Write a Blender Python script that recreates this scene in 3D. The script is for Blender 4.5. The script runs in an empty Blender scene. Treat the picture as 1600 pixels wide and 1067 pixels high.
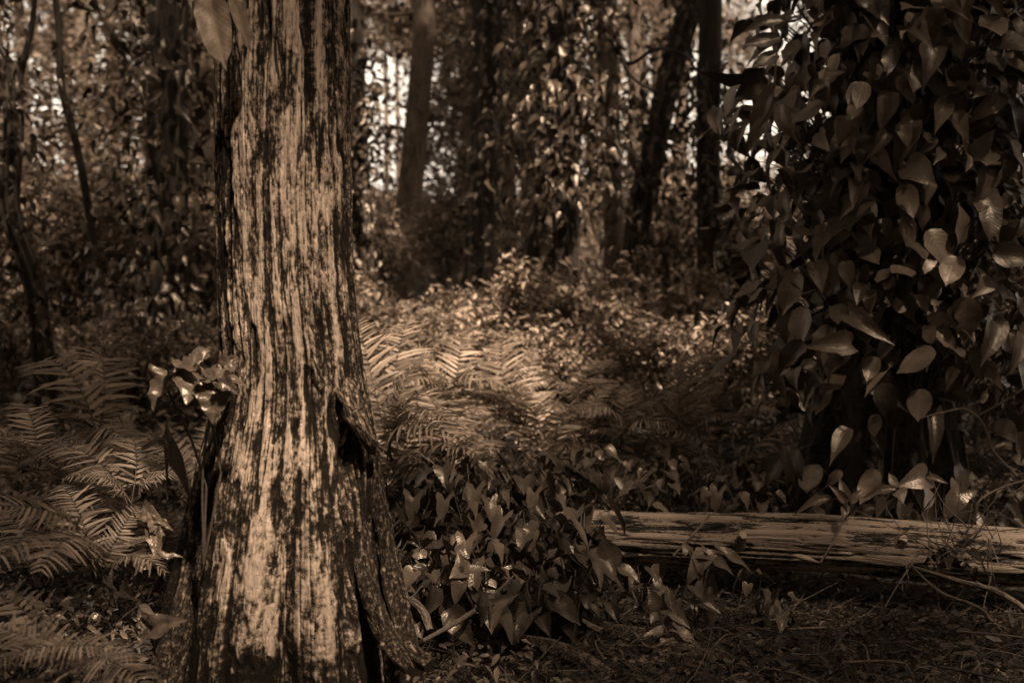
import bpy, math
import numpy as np
from mathutils import Vector
R = math.radians
C = bpy.context.scene.collection
sc = bpy.context.scene

# ------------------------------------------------------------------ camera, sky, sun, exposure
CAM = np.array([0.0, 0.0, 1.3]); PITCH = R(4.2); F = 2222.0
cd = bpy.data.cameras.new('camera'); cam = bpy.data.objects.new('camera', cd); C.objects.link(cam)
cam.location = CAM; cam.rotation_euler = (R(90) - PITCH, 0, 0)
cd.lens = 50; cd.sensor_width = 36; cd.clip_end = 500; cd.clip_start = 0.05
cd.dof.use_dof = True; cd.dof.focus_distance = 4.5; cd.dof.aperture_fstop = 2.9
sc.camera = cam
SUN_EL, SUN_AZ = R(56), R(155)      # azimuth from +Y clockwise: the sun stands behind the camera, to its right
w = bpy.data.worlds.new('World'); sc.world = w; w.use_nodes = True
nt = w.node_tree; bg = nt.nodes['Background']
sky = nt.nodes.new('ShaderNodeTexSky'); sky.sky_type = 'NISHITA'; sky.sun_disc = False
sky.sun_elevation = SUN_EL; sky.sun_rotation = SUN_AZ
bw = nt.nodes.new('ShaderNodeRGBToBW'); mulc = nt.nodes.new('ShaderNodeMix'); mulc.data_type = 'RGBA'; mulc.blend_type = 'MULTIPLY'
mulc.inputs['Factor'].default_value = 1; mulc.inputs['B'].default_value = (1, .86, .71, 1)
nt.links.new(sky.outputs[0], bw.inputs[0]); nt.links.new(bw.outputs[0], mulc.inputs['A']); nt.links.new(mulc.outputs['Result'], bg.inputs[0])
bg.inputs[1].default_value = 0.105
sl = bpy.data.lights.new('sun', 'SUN'); sl.energy = 5.0; sl.angle = R(2.5); sl.color = (1, .88, .76)
so = bpy.data.objects.new('sun', sl); C.objects.link(so)
sd = Vector((math.sin(SUN_AZ) * math.cos(SUN_EL), math.cos(SUN_AZ) * math.cos(SUN_EL), math.sin(SUN_EL)))
so.rotation_euler = sd.to_track_quat('Z', 'Y').to_euler()
sc.view_settings.view_transform = 'Standard'; sc.view_settings.look = 'None'
sc.view_settings.exposure = 1.75; sc.view_settings.gamma = 1
sc.cycles.max_bounces = 5; sc.cycles.diffuse_bounces = 2; sc.cycles.glossy_bounces = 1
sc.cycles.transmission_bounces = 3; sc.cycles.transparent_max_bounces = 4; sc.cycles.volume_bounces = 0
sc.cycles.use_denoising = True

# ------------------------------------------------------------------ helpers
rng = np.random.default_rng(11)
def at(px, py, Y):
    """the point at depth Y seen at photo pixel (px, py) of 1600 x 1067"""
    dx = (px - 800) / F; dy = (533.5 - py) / F
    d = np.array([dx, math.cos(PITCH) + dy * math.sin(PITCH), -math.sin(PITCH) + dy * math.cos(PITCH)])
    return CAM + d * (Y / d[1])
_P = np.random.default_rng(5).permutation(4096)
def _h(ix, iy, iz):
    return _P[(_P[(_P[ix & 4095] + iy) & 4095] + iz) & 4095] / 4095.0
def vnoise(x, y, z=0.0):
    """value noise -1..1"""
    x, y, z = np.broadcast_arrays(np.asarray(x, float), np.asarray(y, float), np.asarray(z, float))
    fx, fy, fz = np.floor(x), np.floor(y), np.floor(z)
    ix, iy, iz = fx.astype(int), fy.astype(int), fz.astype(int)
    u, v, t = x - fx, y - fy, z - fz
    u, v, t = u*u*(3-2*u), v*v*(3-2*v), t*t*(3-2*t)
    def L(a, b, k): return a + (b - a) * k
    r = L(L(L(_h(ix,iy,iz), _h(ix+1,iy,iz), u), L(_h(ix,iy+1,iz), _h(ix+1,iy+1,iz), u), v),
          L(L(_h(ix,iy,iz+1), _h(ix+1,iy,iz+1), u), L(_h(ix,iy+1,iz+1), _h(ix+1,iy+1,iz+1), u), v), t)
    return r * 2 - 1
def fbm(x, y, z=0.0, o=3):
    s, a = 0, 1
    for k in range(o):
        s = s + a * vnoise(np.asarray(x) * 2**k + 7.3*k, np.asarray(y) * 2**k, np.asarray(z) * 2**k); a *= .5
    return s / 1.75
def ss(e0, e1, x):
    t = np.clip((x - e0) / (e1 - e0), 0, 1); return t*t*(3-2*t)
def ground_z(x, y):
    x = np.asarray(x, float); y = np.asarray(y, float)
    z = 0.5 * ss(6, 20, y) + 0.9 * ss(20, 90, y)
    z = z + (0.05 * vnoise(x * .7, y * .7) + 0.12 * vnoise(x * .17 + 3, y * .17)) * ss(5.6, 8.5, y)
    z = z + 0.16 * np.exp(-((x + .1) ** 2 / 1.1 + (y - 5.9) ** 2 / .5))      # low mound behind the log
    z = z - .10 * np.exp(-((y - 5.15) / .32) ** 2) * ss(.0, .6, x)
    return z
def nrm(v):
    return v / np.maximum(np.linalg.norm(v, axis=-1, keepdims=True), 1e-9)

class MB:
    """collects vertices, faces, uv and a per-vertex random value; build() links them as ONE mesh"""
    def __init__(s): s.V = []; s.Fs = []; s.U = []; s.A = []; s.n = 0
    def add(s, V, Fc, U=None, A=None):
        V = np.asarray(V, float); Fc = np.asarray(Fc, int)
        s.V.append(V); s.Fs.append(Fc + s.n)
        s.U.append(np.zeros((len(V), 2)) if U is None else U)
        s.A.append(np.full(len(V), .5) if A is None else np.broadcast_to(A, (len(V),)))
        s.n += len(V)
    def stamp(s, T, pos, M, sc_, var=None):
        """stamp template T=(V,F,U) at pos (N,3) with matrices M (N,3,3; columns = axes) and scale (N) or (N,3)"""
        V, Fc, U = T; N = len(pos)
        if N == 0: return
        sc_ = np.asarray(sc_, float)
        if sc_.ndim == 1: sc_ = sc_[:, None]
        Vl = V[None] * (sc_[:, None, :])
        W = np.einsum('nij,nkj->nki', M, Vl) + pos[:, None, :]
        if var is None: var = rng.random(N)
        Fa = (Fc[None] + (np.arange(N) * len(V))[:, None, None]).reshape(-1, Fc.shape[1])
        s.add(W.reshape(-1, 3), Fa, np.tile(U, (N, 1)), np.repeat(var, len(V)))
    def tube(s, P, r, n=8, amp=0.0, f=8.0, cap=True, var=.5, squash=None):
        P = np.asarray(P, float); m = len(P); r = np.broadcast_to(np.asarray(r, float), (m,)).copy()
        T = nrm(np.gradient(P, axis=0))
        a = np.array([0, 1, 0.]) if abs(T[0][1]) < .9 else np.array([1., 0, 0])
        X = []; x = nrm(np.cross(T[0], a))
        for t in T:
            x = nrm(x - t * np.dot(x, t)); X.append(x)
        X = np.array(X); Yv = np.cross(T, X)
        th = np.linspace(0, 2 * math.pi, n + 1)
        Ln = np.concatenate([[0], np.cumsum(np.linalg.norm(np.diff(P, axis=0), axis=1))])
        rr = np.repeat(r[:, None], n + 1, 1)
        if amp:
            c, s_ = np.cos(th), np.sin(th)
            k = fbm(c[None] * 2.0 + P[0][0] * 3, s_[None] * 2.0 + P[0][1], Ln[:, None] * f / 3)
            rr = rr * (1 + amp * k)
        W = P[:, None] + X[:, None] * (np.cos(th)[None, :, None] * rr[..., None]) + Yv[:, None] * (np.sin(th)[None, :, None] * rr[..., None])
        if squash is not None: W = squash(W)
        U = np.stack([np.broadcast_to(th * r.mean(), (m, n + 1)), np.broadcast_to(Ln[:, None], (m, n + 1))], -1)
        i, j = np.meshgrid(np.arange(m - 1), np.arange(n), indexing='ij')
        q = (i * (n + 1) + j).ravel()
        Fc = np.stack([q, q + 1, q + n + 2, q + n + 1], 1)
        s.add(W.reshape(-1, 3), Fc, U.reshape(-1, 2), var)
        if cap:
            for e, o in ((0, 1), (m - 1, 0)):
                V = np.vstack([W[e, :n], P[e][None]])
                j = np.arange(n); k = (j + 1) % n
                Fc = np.stack([k, j, np.full(n, n)], 1) if o else np.stack([j, k, np.full(n, n)], 1)
                s.add(V, Fc, None, var)
    def build(s, name, mat, parent=None, smooth=True):
        me = bpy.data.meshes.new(name)
        V = np.vstack(s.V); U = np.vstack(s.U); A = np.concatenate(s.A)
        me.vertices.add(len(V)); me.vertices.foreach_set('co', V.ravel())
        ls = [f.ravel() for f in s.Fs]; cn = [np.full(len(f), f.shape[1]) for f in s.Fs]
        L = np.concatenate(ls); cn = np.concatenate(cn)
        me.loops.add(len(L)); me.loops.foreach_set('vertex_index', L)
        me.polygons.add(len(cn)); me.polygons.foreach_set('loop_start', np.concatenate([[0], np.cumsum(cn)[:-1]]))
        if smooth: me.polygons.foreach_set('use_smooth', np.ones(len(cn), bool))
        uv = me.uv_layers.new(name='UVMap'); uv.data.foreach_set('uv', U[L].ravel())
        at_ = me.attributes.new('var', 'FLOAT', 'POINT'); at_.data.foreach_set('value', A)
        me.update(calc_edges=True)
        me.materials.append(mat)
        o = bpy.data.objects.new(name, me); C.objects.link(o)
        if parent: o.parent = parent
        return o
def tag(o, label=None, cat=None, group=None, kind=None):
    if label: o['label'] = label
    if cat: o['category'] = cat
    if group: o['group'] = group
    if kind: o['kind'] = kind
    return o
def thing(name, label, cat, loc=(0, 0, 0), group=None, rz=0):
    o = bpy.data.objects.new(name, None); C.objects.link(o); o.location = loc; o.rotation_euler = (0, 0, rz)
    o.empty_display_size = .1
    return tag(o, label, cat, group)
KIDS = {}
def copy_tree(o, parent=None):
    c = o.copy(); C.objects.link(c); c.parent = parent
    for ch in [x for x in o.children]: copy_tree(ch, c)
    return c
def place(o, x, y, z, rz, s=1.0, tilt=(0, 0)):
    o.location = (x, y, z); o.rotation_euler = (tilt[0], tilt[1], rz); o.scale = (s, s, s); return o

# ------------------------------------------------------------------ materials
def nodes(name):
    m = bpy.data.materials.new(name); m.use_nodes = True
    t = m.node_tree; b = t.nodes['Principled BSDF']
    return m, t, b
def N(t, typ, **kw):
    n = t.nodes.new(typ)
    for k, v in kw.items():
        if k in ('operation', 'data_type', 'blend_type', 'attribute_name', 'interpolation', 'feature', 'noise_dimensions'): setattr(n, k, v)
        else: n.inputs[k].default_value = v
    return n
def math_(t, op, a, b=None, c=None, clamp=False):
    n = t.nodes.new('ShaderNodeMath'); n.operation = op; n.use_clamp = clamp
    for i, x in enumerate((a, b, c)):
        if x is None: continue
        if isinstance(x, (int, float)): n.inputs[i].default_value = x
        else: t.links.new(x, n.inputs[i])
    return n.outputs[0]
def ramp(t, x, stops):
    n = t.nodes.new('ShaderNodeValToRGB'); el = n.color_ramp.elements
    while len(el) < len(stops): el.new(.5)
    for e, (p, c) in zip(el, stops):
        e.position = p; e.color = (*sep(c), 1) if isinstance(c, (int, float)) else (*c, 1)
    t.links.new(x, n.inputs[0]); return n.outputs[0]
def sep(v):
    """a warm brown of luminance v, as every surface of this toned photograph has"""
    k = 1 - .35 * min(1, v)
    return (v * 1.22, v * (1.22 - .39 * k), v * (1.22 - .68 * k))
def mapped(t, sx, sy, sz=1, src='UV'):
    tc = t.nodes.new('ShaderNodeTexCoord'); mp = t.nodes.new('ShaderNodeMapping')
    mp.inputs['Scale'].default_value = (sx, sy, sz); t.links.new(tc.outputs[src], mp.inputs[0]); return mp.outputs[0]
def noise(t, vec, scale, detail=4, rough=.6, dist=0):
    n = t.nodes.new('ShaderNodeTexNoise'); n.inputs['Scale'].default_value = scale; n.inputs['Detail'].default_value = detail
    n.inputs['Roughness'].default_value = rough; n.inputs['Distortion'].default_value = dist
    t.links.new(vec, n.inputs['Vector']); return n.outputs['Fac']
def attr(t, name):
    n = t.nodes.new('ShaderNodeAttribute'); n.attribute_name = name; return n.outputs['Fac']
def bump(t, b, h, s, d=.01):
    n = t.nodes.new('ShaderNodeBump'); n.inputs['Strength'].default_value = s; n.inputs['Distance'].default_value = d
    t.links.new(h, n.inputs['Height']); t.links.new(n.outputs[0], b.inputs['Normal']); return n

def leaf_mat(name, lo, hi, rough=.42, trans=.25, veins=0.0, spec=.5, vfreq=9):
    m, t, b = nodes(name)
    v = attr(t, 'var')
    col = ramp(t, v, [(0, lo), (1, hi)])
    b.inputs['Roughness'].default_value = rough; b.inputs['Specular IOR Level'].default_value = spec; b.inputs['Specular Tint'].default_value = (1, .78, .58, 1)
    if veins:
        uv = t.nodes.new('ShaderNodeUVMap'); sx = t.nodes.new('ShaderNodeSeparateXYZ'); t.links.new(uv.outputs[0], sx.inputs[0])
        au = math_(t, 'ABSOLUTE', sx.outputs[0])
        q = math_(t, 'SUBTRACT', sx.outputs[1], math_(t, 'MULTIPLY', au, .75))
        q = math_(t, 'ADD', q, math_(t, 'MULTIPLY', noise(t, mapped(t, 1, 1, 1, 'Object'), 14, 2, .5), .12))
        wv = math_(t, 'ABSOLUTE', math_(t, 'SINE', math_(t, 'MULTIPLY', q, vfreq * math.pi)))
        mid = math_(t, 'MULTIPLY', au, 26, clamp=True)
        pat = math_(t, 'MULTIPLY', math_(t, 'POWER', wv, .35), mid)
        n1 = noise(t, mapped(t, 1, 1, 1, 'Object'), 22, 4, .7)
        mx = N(t, 'ShaderNodeMix', data_type='RGBA', blend_type='MULTIPLY', Factor=1.0)
        t.links.new(col, mx.inputs['A'])
        g = math_(t, 'ADD', math_(t, 'MULTIPLY', pat, -.30 * veins), 1.15)
        g = math_(t, 'MULTIPLY', g, math_(t, 'ADD', math_(t, 'MULTIPLY', n1, 1.3), .35))
        cc = t.nodes.new('ShaderNodeCombineXYZ')
        for i in range(3): t.links.new(g, cc.inputs[i])
        t.links.new(cc.outputs[0], mx.inputs['B']); col = mx.outputs['Result']
        bump(t, b, math_(t, 'ADD', math_(t, 'MULTIPLY', pat, .13), math_(t, 'MULTIPLY', n1, 1.0)), .7, .0045)
    t.links.new(col, b.inputs['Base Color'])
    if trans:
        tr = t.nodes.new('ShaderNodeBsdfTranslucent'); t.links.new(col, tr.inputs[0])
        ms = t.nodes.new('ShaderNodeMixShader'); ms.inputs[0].default_value = trans
        t.links.new(b.outputs[0], ms.inputs[1]); t.links.new(tr.outputs[0], ms.inputs[2])
        t.links.new(ms.outputs[0], t.nodes['Material Output'].inputs[0])
    return m
def bark_mat(name, dark, mid, light, cover=.5, su=60, sv=9, bs=.8, patch=(5, 2), hv=0):
    """fibrous bark: fine upright fibres, lichen in broken patches"""
    m, t, b = nodes(name)
    fib = noise(t, mapped(t, su, sv), 1, 5, .65, .4)
    fine = noise(t, mapped(t, su * 3, sv * 5), 1, 3, .7)
    pt = noise(t, mapped(t, patch[0], patch[1]), 1, 5, .7, .3)
    x = math_(t, 'ADD', math_(t, 'MULTIPLY', fib, .55), math_(t, 'MULTIPLY', pt, .45))
    x = math_(t, 'ADD', x, math_(t, 'MULTIPLY', math_(t, 'SUBTRACT', fine, .5), .65))
    if hv: x = math_(t, 'ADD', x, math_(t, 'MULTIPLY', math_(t, 'SUBTRACT', attr(t, 'var'), .6), hv))
    c = 1 - cover
    col = ramp(t, x, [(max(0, .36 + c*.1 - .16), dark), (.40 + c * .12, mid), (.44 + c * .14, light), (.70, light * 1.15)])
    t.links.new(col, b.inputs['Base Color']); b.inputs['Roughness'].default_value = .85; b.inputs['Specular IOR Level'].default_value = .2
    bump(t, b, math_(t, 'ADD', fib, math_(t, 'MULTIPLY', fine, .5)), bs, .012)
    return m
def plain_mat(name, lo, hi, scale=20, rough=.8):
    m, t, b = nodes(name)
    n1 = noise(t, mapped(t, 1, 1, 1, 'Object'), scale, 4, .65)
    v = attr(t, 'var')
    col = ramp(t, math_(t, 'ADD', math_(t, 'MULTIPLY', n1, .6), math_(t, 'MULTIPLY', v, .4)), [(.3, lo), (.7, hi)])
    t.links.new(col, b.inputs['Base Color']); b.inputs['Roughness'].default_value = rough; b.inputs['Specular IOR Level'].default_value = .25
    bump(t, b, n1, .6, .01)
    return m

# hero trunk: raised plates carry pale lichen, the fissures between them are dark (height comes in as 'var')
def hero_bark():
    m, t, b = nodes('lichen_bark')
    h = attr(t, 'var'); lichen_light = attr(t, 'lichen')
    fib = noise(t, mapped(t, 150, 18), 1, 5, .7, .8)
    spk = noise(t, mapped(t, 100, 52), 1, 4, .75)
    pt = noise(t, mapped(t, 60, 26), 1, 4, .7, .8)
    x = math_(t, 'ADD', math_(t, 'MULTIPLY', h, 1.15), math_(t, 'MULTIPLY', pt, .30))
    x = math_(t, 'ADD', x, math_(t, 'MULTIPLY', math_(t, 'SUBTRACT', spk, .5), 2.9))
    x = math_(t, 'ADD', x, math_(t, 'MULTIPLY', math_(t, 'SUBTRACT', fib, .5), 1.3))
    x = math_(t, 'ADD', x, math_(t, 'MULTIPLY', math_(t, 'SUBTRACT', lichen_light, .5), .9))
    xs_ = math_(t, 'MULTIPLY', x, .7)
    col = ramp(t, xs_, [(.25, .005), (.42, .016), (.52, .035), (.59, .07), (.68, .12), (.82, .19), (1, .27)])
    mxb = N(t, 'ShaderNodeMix', data_type='RGBA', blend_type='MULTIPLY', Factor=1.0); gb = math_(t, 'ADD', math_(t, 'MULTIPLY', fib, 1.8), .15); cb = t.nodes.new('ShaderNodeCombineXYZ')
    for i_ in range(3): t.links.new(gb, cb.inputs[i_])
    t.links.new(col, mxb.inputs['A']); t.links.new(cb.outputs[0], mxb.inputs['B']); col = mxb.outputs['Result']
    t.links.new(col, b.inputs['Base Color']); b.inputs['Roughness'].default_value = .85; b.inputs['Specular IOR Level'].default_value = .12; b.inputs['Specular Tint'].default_value = (1, .78, .58, 1)
    bump(t, b, math_(t, 'ADD', math_(t, 'ADD', fib, math_(t, 'MULTIPLY', spk, .45)), math_(t, 'MULTIPLY', math_(t, 'GREATER_THAN', xs_, .54), .15)), 1.0, .012)
    return m
M = {}
M['hero'] = hero_bark()
M['bark_dark'] = bark_mat('dark_bark', .005, .012, .026, .35, 50, 7)
M['bark_mid'] = bark_mat('grey_bark', .012, .04, .12, .5, 50, 7)
M['bark_moss'] = bark_mat('mossy_bark', .005, .02, .10, .35, 40, 25, 1.0, (22, 14))
M['log'] = bark_mat('weathered_log_wood', .005, .03, .17, .50, 110, 12.0, 1.0, (30, 4), .6)
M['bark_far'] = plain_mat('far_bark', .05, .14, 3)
M['twig'] = plain_mat('dry_twig', .012, .10, 30)
M['stem'] = plain_mat('plant_stem', .02, .06, 40, .6)
M['leaf_big'] = leaf_mat('broad_vine_leaf', .012, .085, .36, .10, .9, .5)
M['leaf_hang'] = leaf_mat('pale_hanging_leaf', .06, .10, .5, .15, .8, .35, 12)
M['leaf_arrow'] = leaf_mat('arrowhead_leaf', .010, .10, .32, .12, 1.0, .5, 7)
M['leaf_vine'] = leaf_mat('vine_leaf', .006, .045, .34, .2, .4, .5)
M['leaf_small'] = leaf_mat('small_shrub_leaf', .03, .24, .38, .3)
M['leaf_under'] = leaf_mat('undergrowth_leaf', .015, .15, .38, .3)
M['leaf_low'] = leaf_mat('low_leaf', .012, .10, .4, .2)
M['leaf_far'] = leaf_mat('far_leaf', .015, .17, .45, .4)
M['leaf_canopy'] = leaf_mat('canopy_leaf', .04, .10, .5, .25)
M['fern'] = leaf_mat('fern_frond', .015, .22, .45, .3, 0, .4)
M['litter'] = leaf_mat('dead_leaf', .004, .04, .7, .05, 0, .2)
M['penny'] = leaf_mat('pennywort_leaf', .025, .06, .4, .2, .3, .5)

# ------------------------------------------------------------------ leaf templates (x across, y along, z normal)
def tmpl(outline, mids, nv=2, fold=.25, droop=.25, wave=.03, wf=9):
    O = np.array(outline, float); mid = np.array(mids, float); n = len(O)
    V = []; U = []
    ks = [k / nv for k in range(nv, 0, -1)]
    for sgn, order in ((-1, ks), (1, None)):
        pass
    for i in range(n):
        row = []
        for k in ks: row.append((-O[i][0] * k, mid[i] + (O[i][1] - mid[i]) * k))
        row.append((0, mid[i]))
        for k in ks[::-1]: row.append((O[i][0] * k, mid[i] + (O[i][1] - mid[i]) * k))
        for x, y in row:
            z = abs(x) * fold - droop * max(y, 0) ** 2 + wave * math.sin(y * wf + (2 if x > 0 else 0)) * abs(x) * 3
            V.append((x, y, z)); U.append((x, y))
    wd = 2 * nv + 1
    Fc = [(i*wd+j, i*wd+j+1, (i+1)*wd+j+1, (i+1)*wd+j) for i in range(n-1) for j in range(wd-1)]
    return np.array(V), np.array(Fc), np.array(U)
OV = ([(.0, 0), (.13, .02), (.26, .12), (.34, .3), (.345, .45), (.28, .65), (.16, .84), (.06, .95), (0.003, 1.05)], [0, .03, .12, .28, .44, .64, .84, .95, 1.05])
T_OV = tmpl(*OV, 2, .22, .22, .05); T_OV2 = tmpl(*OV, 2, .45, .5, .08, 11); T_OV3 = tmpl(*OV, 2, .1, -.1, .06, 7)
PT = ([(.0, 0), (.12, .02), (.24, .1), (.31, .26), (.30, .42), (.22, .62), (.11, .82), (.04, .97), (0.003, 1.12)], [0, .03, .11, .25, .42, .62, .82, .97, 1.12])
T_PT = tmpl(*PT, 2, .3, .35, .06); T_PT2 = tmpl(*PT, 2, .6, .55, .1, 10); T_PT3 = tmpl(*PT, 2, .12, .1, .08, 13)
HT = ([(.0, 0), (.12, -.16), (.28, -.22), (.42, -.12), (.46, .1), (.36, .38), (.22, .66), (.08, .9), (0.003, 1.05)], [0, .01, .04, .08, .2, .42, .68, .9, 1.05])
T_HT = tmpl(*HT, 2, .25, .3, .05); T_HT2 = tmpl(*HT, 2, .5, .15, .08, 12)
AR = ([(.0, 0), (.16, -.28), (.40, -.42), (.42, -.2), (.30, .08), (.31, .35), (.20, .68), (.08, .9), (0.003, 1.05)], [0, .005, .02, .06, .16, .4, .68, .9, 1.05])
T_AR = tmpl(*AR, 2, .3, .3, .05); T_AR2 = tmpl(*AR, 2, .15, .5, .1, 8)
def finer(o, m, k=3):
    o = np.array(o, float); m = np.array(m, float); t = np.linspace(0, len(o) - 1, (len(o) - 1) * k + 1)
    return [tuple(p) for p in np.stack([np.interp(t, range(len(o)), o[:, 0]), np.interp(t, range(len(o)), o[:, 1])], 1)], list(np.interp(t, range(len(o)), m))
def crumple(T, a, seed):
    V, Fc, U = T; V = V.copy(); e = np.abs(V[:, 0]) * 2
    V[:, 2] += a * (vnoise(V[:, 0] * 7, V[:, 1] * 7, seed) * (.3 + e) + .5 * vnoise(V[:, 0] * 16, V[:, 1] * 16, seed) * (.2 + e)); V[:, 0] *= 1 - .25 * vnoise(V[:, 1] * 5, seed)
    return V, Fc, U
C_AR = crumple(tmpl(*finer(*AR), 5, .35, .35, .05), .17, 3.3); C_HT = crumple(tmpl(*finer(*HT), 5, .4, .3, .05), .17, 5.1); C_H2 = crumple(tmpl(*finer(*HT), 5, .7, .2, .08), .22, 8.7)
C_OV = crumple(tmpl(*finer(*OV), 4, .25, .1, .03), .05, 2.2)
SM = ([(.0, 0), (.2, .3), (.17, .65), (.003, 1)], [0, .3, .65, 1]); T_SM = tmpl(*SM, 1, .35, .3)
T_Q = (np.array([(0, 0, 0), (.28, .45, .06), (0, 1, -.1), (-.28, .45, .06)], float), np.array([(0, 1, 2, 3)]), np.array([(0, 0), (.3, .4), (0, 1), (-.3, .4)], float))
def frames(d, n):
    d = nrm(d); x = nrm(np.cross(d, n)); z = np.cross(x, d)
    return np.stack([x, d, z], -1)
def rvec(n, s=1.0): return rng.normal(0, s, (n, 3))

# ------------------------------------------------------------------ ground
xs = np.concatenate([np.linspace(-90, -6, 40), np.linspace(-5.9, 6, 260), np.linspace(6.4, 90, 40)])
ys = np.concatenate([np.linspace(-20, 1.5, 20), np.linspace(1.6, 11, 230), np.linspace(11.2, 200, 90)])
gx, gy = np.meshgrid(xs, ys, indexing='ij')
gz = ground_z(gx, gy) + .018 * fbm(gx * 5, gy * 5, 0, 4)
g = MB(); i, j = np.meshgrid(np.arange(len(xs)-1), np.arange(len(ys)-1), indexing='ij'); q = (i * len(ys) + j).ravel()
g.add(np.stack([gx, gy, gz], -1).reshape(-1, 3), np.stack([q, q + len(ys), q + len(ys) + 1, q + 1], 1), np.stack([gx, gy], -1).reshape(-1, 2))
M['soil'] = plain_mat('forest_soil', .005, .022, 14, .95)
tag(g.build('ground', M['soil']), kind='structure')

# ------------------------------------------------------------------ hero tree, 3.9 m away
HY = 3.9
prof = [(-700, 350, 532), (0, 345, 541), (300, 343, 544), (450, 345, 549), (550, 350, 561), (600, 346, 568), (650, 335, 578), (750, 311, 590),
        (850, 294, 604), (950, 272, 622), (1067, 256, 642), (1180, 236, 668)]
py = np.array([p[0] for p in prof], float)
zc = np.array([at(800, p[0], HY)[2] for p in prof])
xl = np.array([at(p[1], p[0], HY)[0] for p in prof]); xr = np.array([at(p[2], p[0], HY)[0] for p in prof])
ZT = at(800, -700, HY)[2]
nz, nth = 1150, 640
z0 = -.05
zz = np.concatenate([np.linspace(z0, 2.05, 1050), np.linspace(2.06, ZT + 4.5, 100)])
cx = np.interp(zz, zc[::-1], ((xl + xr) / 2)[::-1]); rad = np.interp(zz, zc[::-1], ((xr - xl) / 2)[::-1])
rad = rad * np.where(zz > ZT, 1 - .5 * (zz - ZT) / 4.5, 1)
th = np.linspace(0, 2 * math.pi, nth + 1) + math.pi / 2         # seam at the back
TH, ZZ = np.meshgrid(th, zz); RAD = rad[:, None] * np.ones_like(TH)
u = (TH - math.pi / 2) * .17
fl = ss(1.0, 0.0, ZZ)
# broad flutes towards the foot
flute = fl * (.020 * np.cos(TH * 7 + 1.2) + .016 * np.cos(TH * 11 + .5 + ZZ * .6) + .02 * vnoise(TH * 5, ZZ * .8) + .008 * vnoise(TH * 16, ZZ * 1.5))
tw = u + .012 * vnoise(u * 4, ZZ * 1.3) + .05 * fl * (TH - 1.5 * math.pi) * .3
wz = ZZ + .02 * vnoise(tw * 30, ZZ * 3, 21.)
n1 = vnoise(tw * 80, wz * 2.3, 1.0); n2 = vnoise(tw * 150, wz * 8.0, 4.0); n3 = vnoise(tw * 230, wz * 22, 9.0)
big = vnoise(tw * 9, ZZ * .9, 2.0)
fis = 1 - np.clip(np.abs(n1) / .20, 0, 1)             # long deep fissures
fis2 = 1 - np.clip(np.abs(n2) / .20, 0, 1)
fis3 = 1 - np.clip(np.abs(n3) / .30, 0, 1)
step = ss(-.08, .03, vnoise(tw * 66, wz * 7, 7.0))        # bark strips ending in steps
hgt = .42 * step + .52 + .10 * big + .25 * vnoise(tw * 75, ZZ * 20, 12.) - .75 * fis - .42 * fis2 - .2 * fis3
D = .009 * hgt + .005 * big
X = cx[:, None] + (RAD + flute * .9 + D) * np.cos(TH)
Yp = HY + (RAD * .95 + flute * .9 + D) * np.sin(TH)
front = np.sin(TH) < 0
# pixel-like coordinates on the trunk face for its own features (groove at the top, hollow under the knot)
PX = 800 + (X - CAM[0]) * F / HY
PZ = ZZ
def zpx(y): return at(800, y, HY)[2]
def dent(px, pyy, sx, sy, dep):
    g_ = np.exp(-((PX - px) / sx) ** 2 - ((PZ - zpx(pyy)) / (sy / F * HY)) ** 2) * front
    return g_ * dep
dn = dent(437, 55, 8, 55, .03) + dent(497, 130, 5, 60, .02) + dent(553, 700, 11, 34, .05) + dent(532, 640, 7, 30, .035) + dent(557, 900, 7, 190, .028) \
   + dent(468, 1010, 12, 75, .028) + dent(425, 640, 4, 60, .012) + dent(585, 860, 9, 60, .03) + dent(372, 330, 4, 260, .012)+ dent(493, 590, 5, 25, .02)
bulge = dent(520, 870, 30, 160, .012) + dent(400, 900, 45, 200, .008)
s_ = (D * 0 - dn + bulge)
X += s_ * np.cos(TH); Yp += s_ * np.sin(TH)
# lichen cover and painted light: strongest on the face that looks at us, thin on the flanks and at the foot
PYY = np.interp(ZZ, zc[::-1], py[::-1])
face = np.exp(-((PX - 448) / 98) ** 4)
lichen_light = -.18 + .88 * face + .06 * vnoise(tw * 9, ZZ * 2.2, 3.0) + .22 * vnoise(tw * 50, ZZ * 13, 3.0) + .16 * vnoise(tw * 70, ZZ * 22, 6.0)
lichen_light += .55 * np.exp(-((PX - 505) / 38) ** 2 - ((PYY - 880) / 75) ** 2) + .22 * np.exp(-((PX - 410) / 40) ** 2 - ((PYY - 880) / 90) ** 2)  # sunlit streak low on the trunk, painted in as paler bark
lichen_light += .12 * np.exp(-((PX - 470) / 60) ** 2 - ((PYY - 220) / 200) ** 2)
lichen_light -= .45 * ss(930, 1040, PYY) + .25 * np.exp(-((PX - 465) / 14) ** 2 - ((PYY - 1010) / 70) ** 2) + .4 * np.exp(-((PX - 560) / 16) ** 2) * ss(640, 720, PYY)
lichen_light -= 1.6 * dn / .05
lichen_light = np.where(front, lichen_light, .2)
hero = thing('lichen_covered_tree', 'thick upright trunk with flaking bark and pale lichen patches, nearest the camera', 'tree', (float(cx[0]), HY, 0))
mb = MB()
i, j = np.meshgrid(np.arange(len(zz)-1), np.arange(nth), indexing='ij'); q = (i * (nth+1) + j).ravel()
V = np.stack([X - cx[0], Yp - HY, ZZ], -1).reshape(-1, 3)
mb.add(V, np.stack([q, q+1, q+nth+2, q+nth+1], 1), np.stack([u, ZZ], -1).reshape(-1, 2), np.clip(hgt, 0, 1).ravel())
tr = mb.build('trunk', M['hero'], hero)
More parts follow.
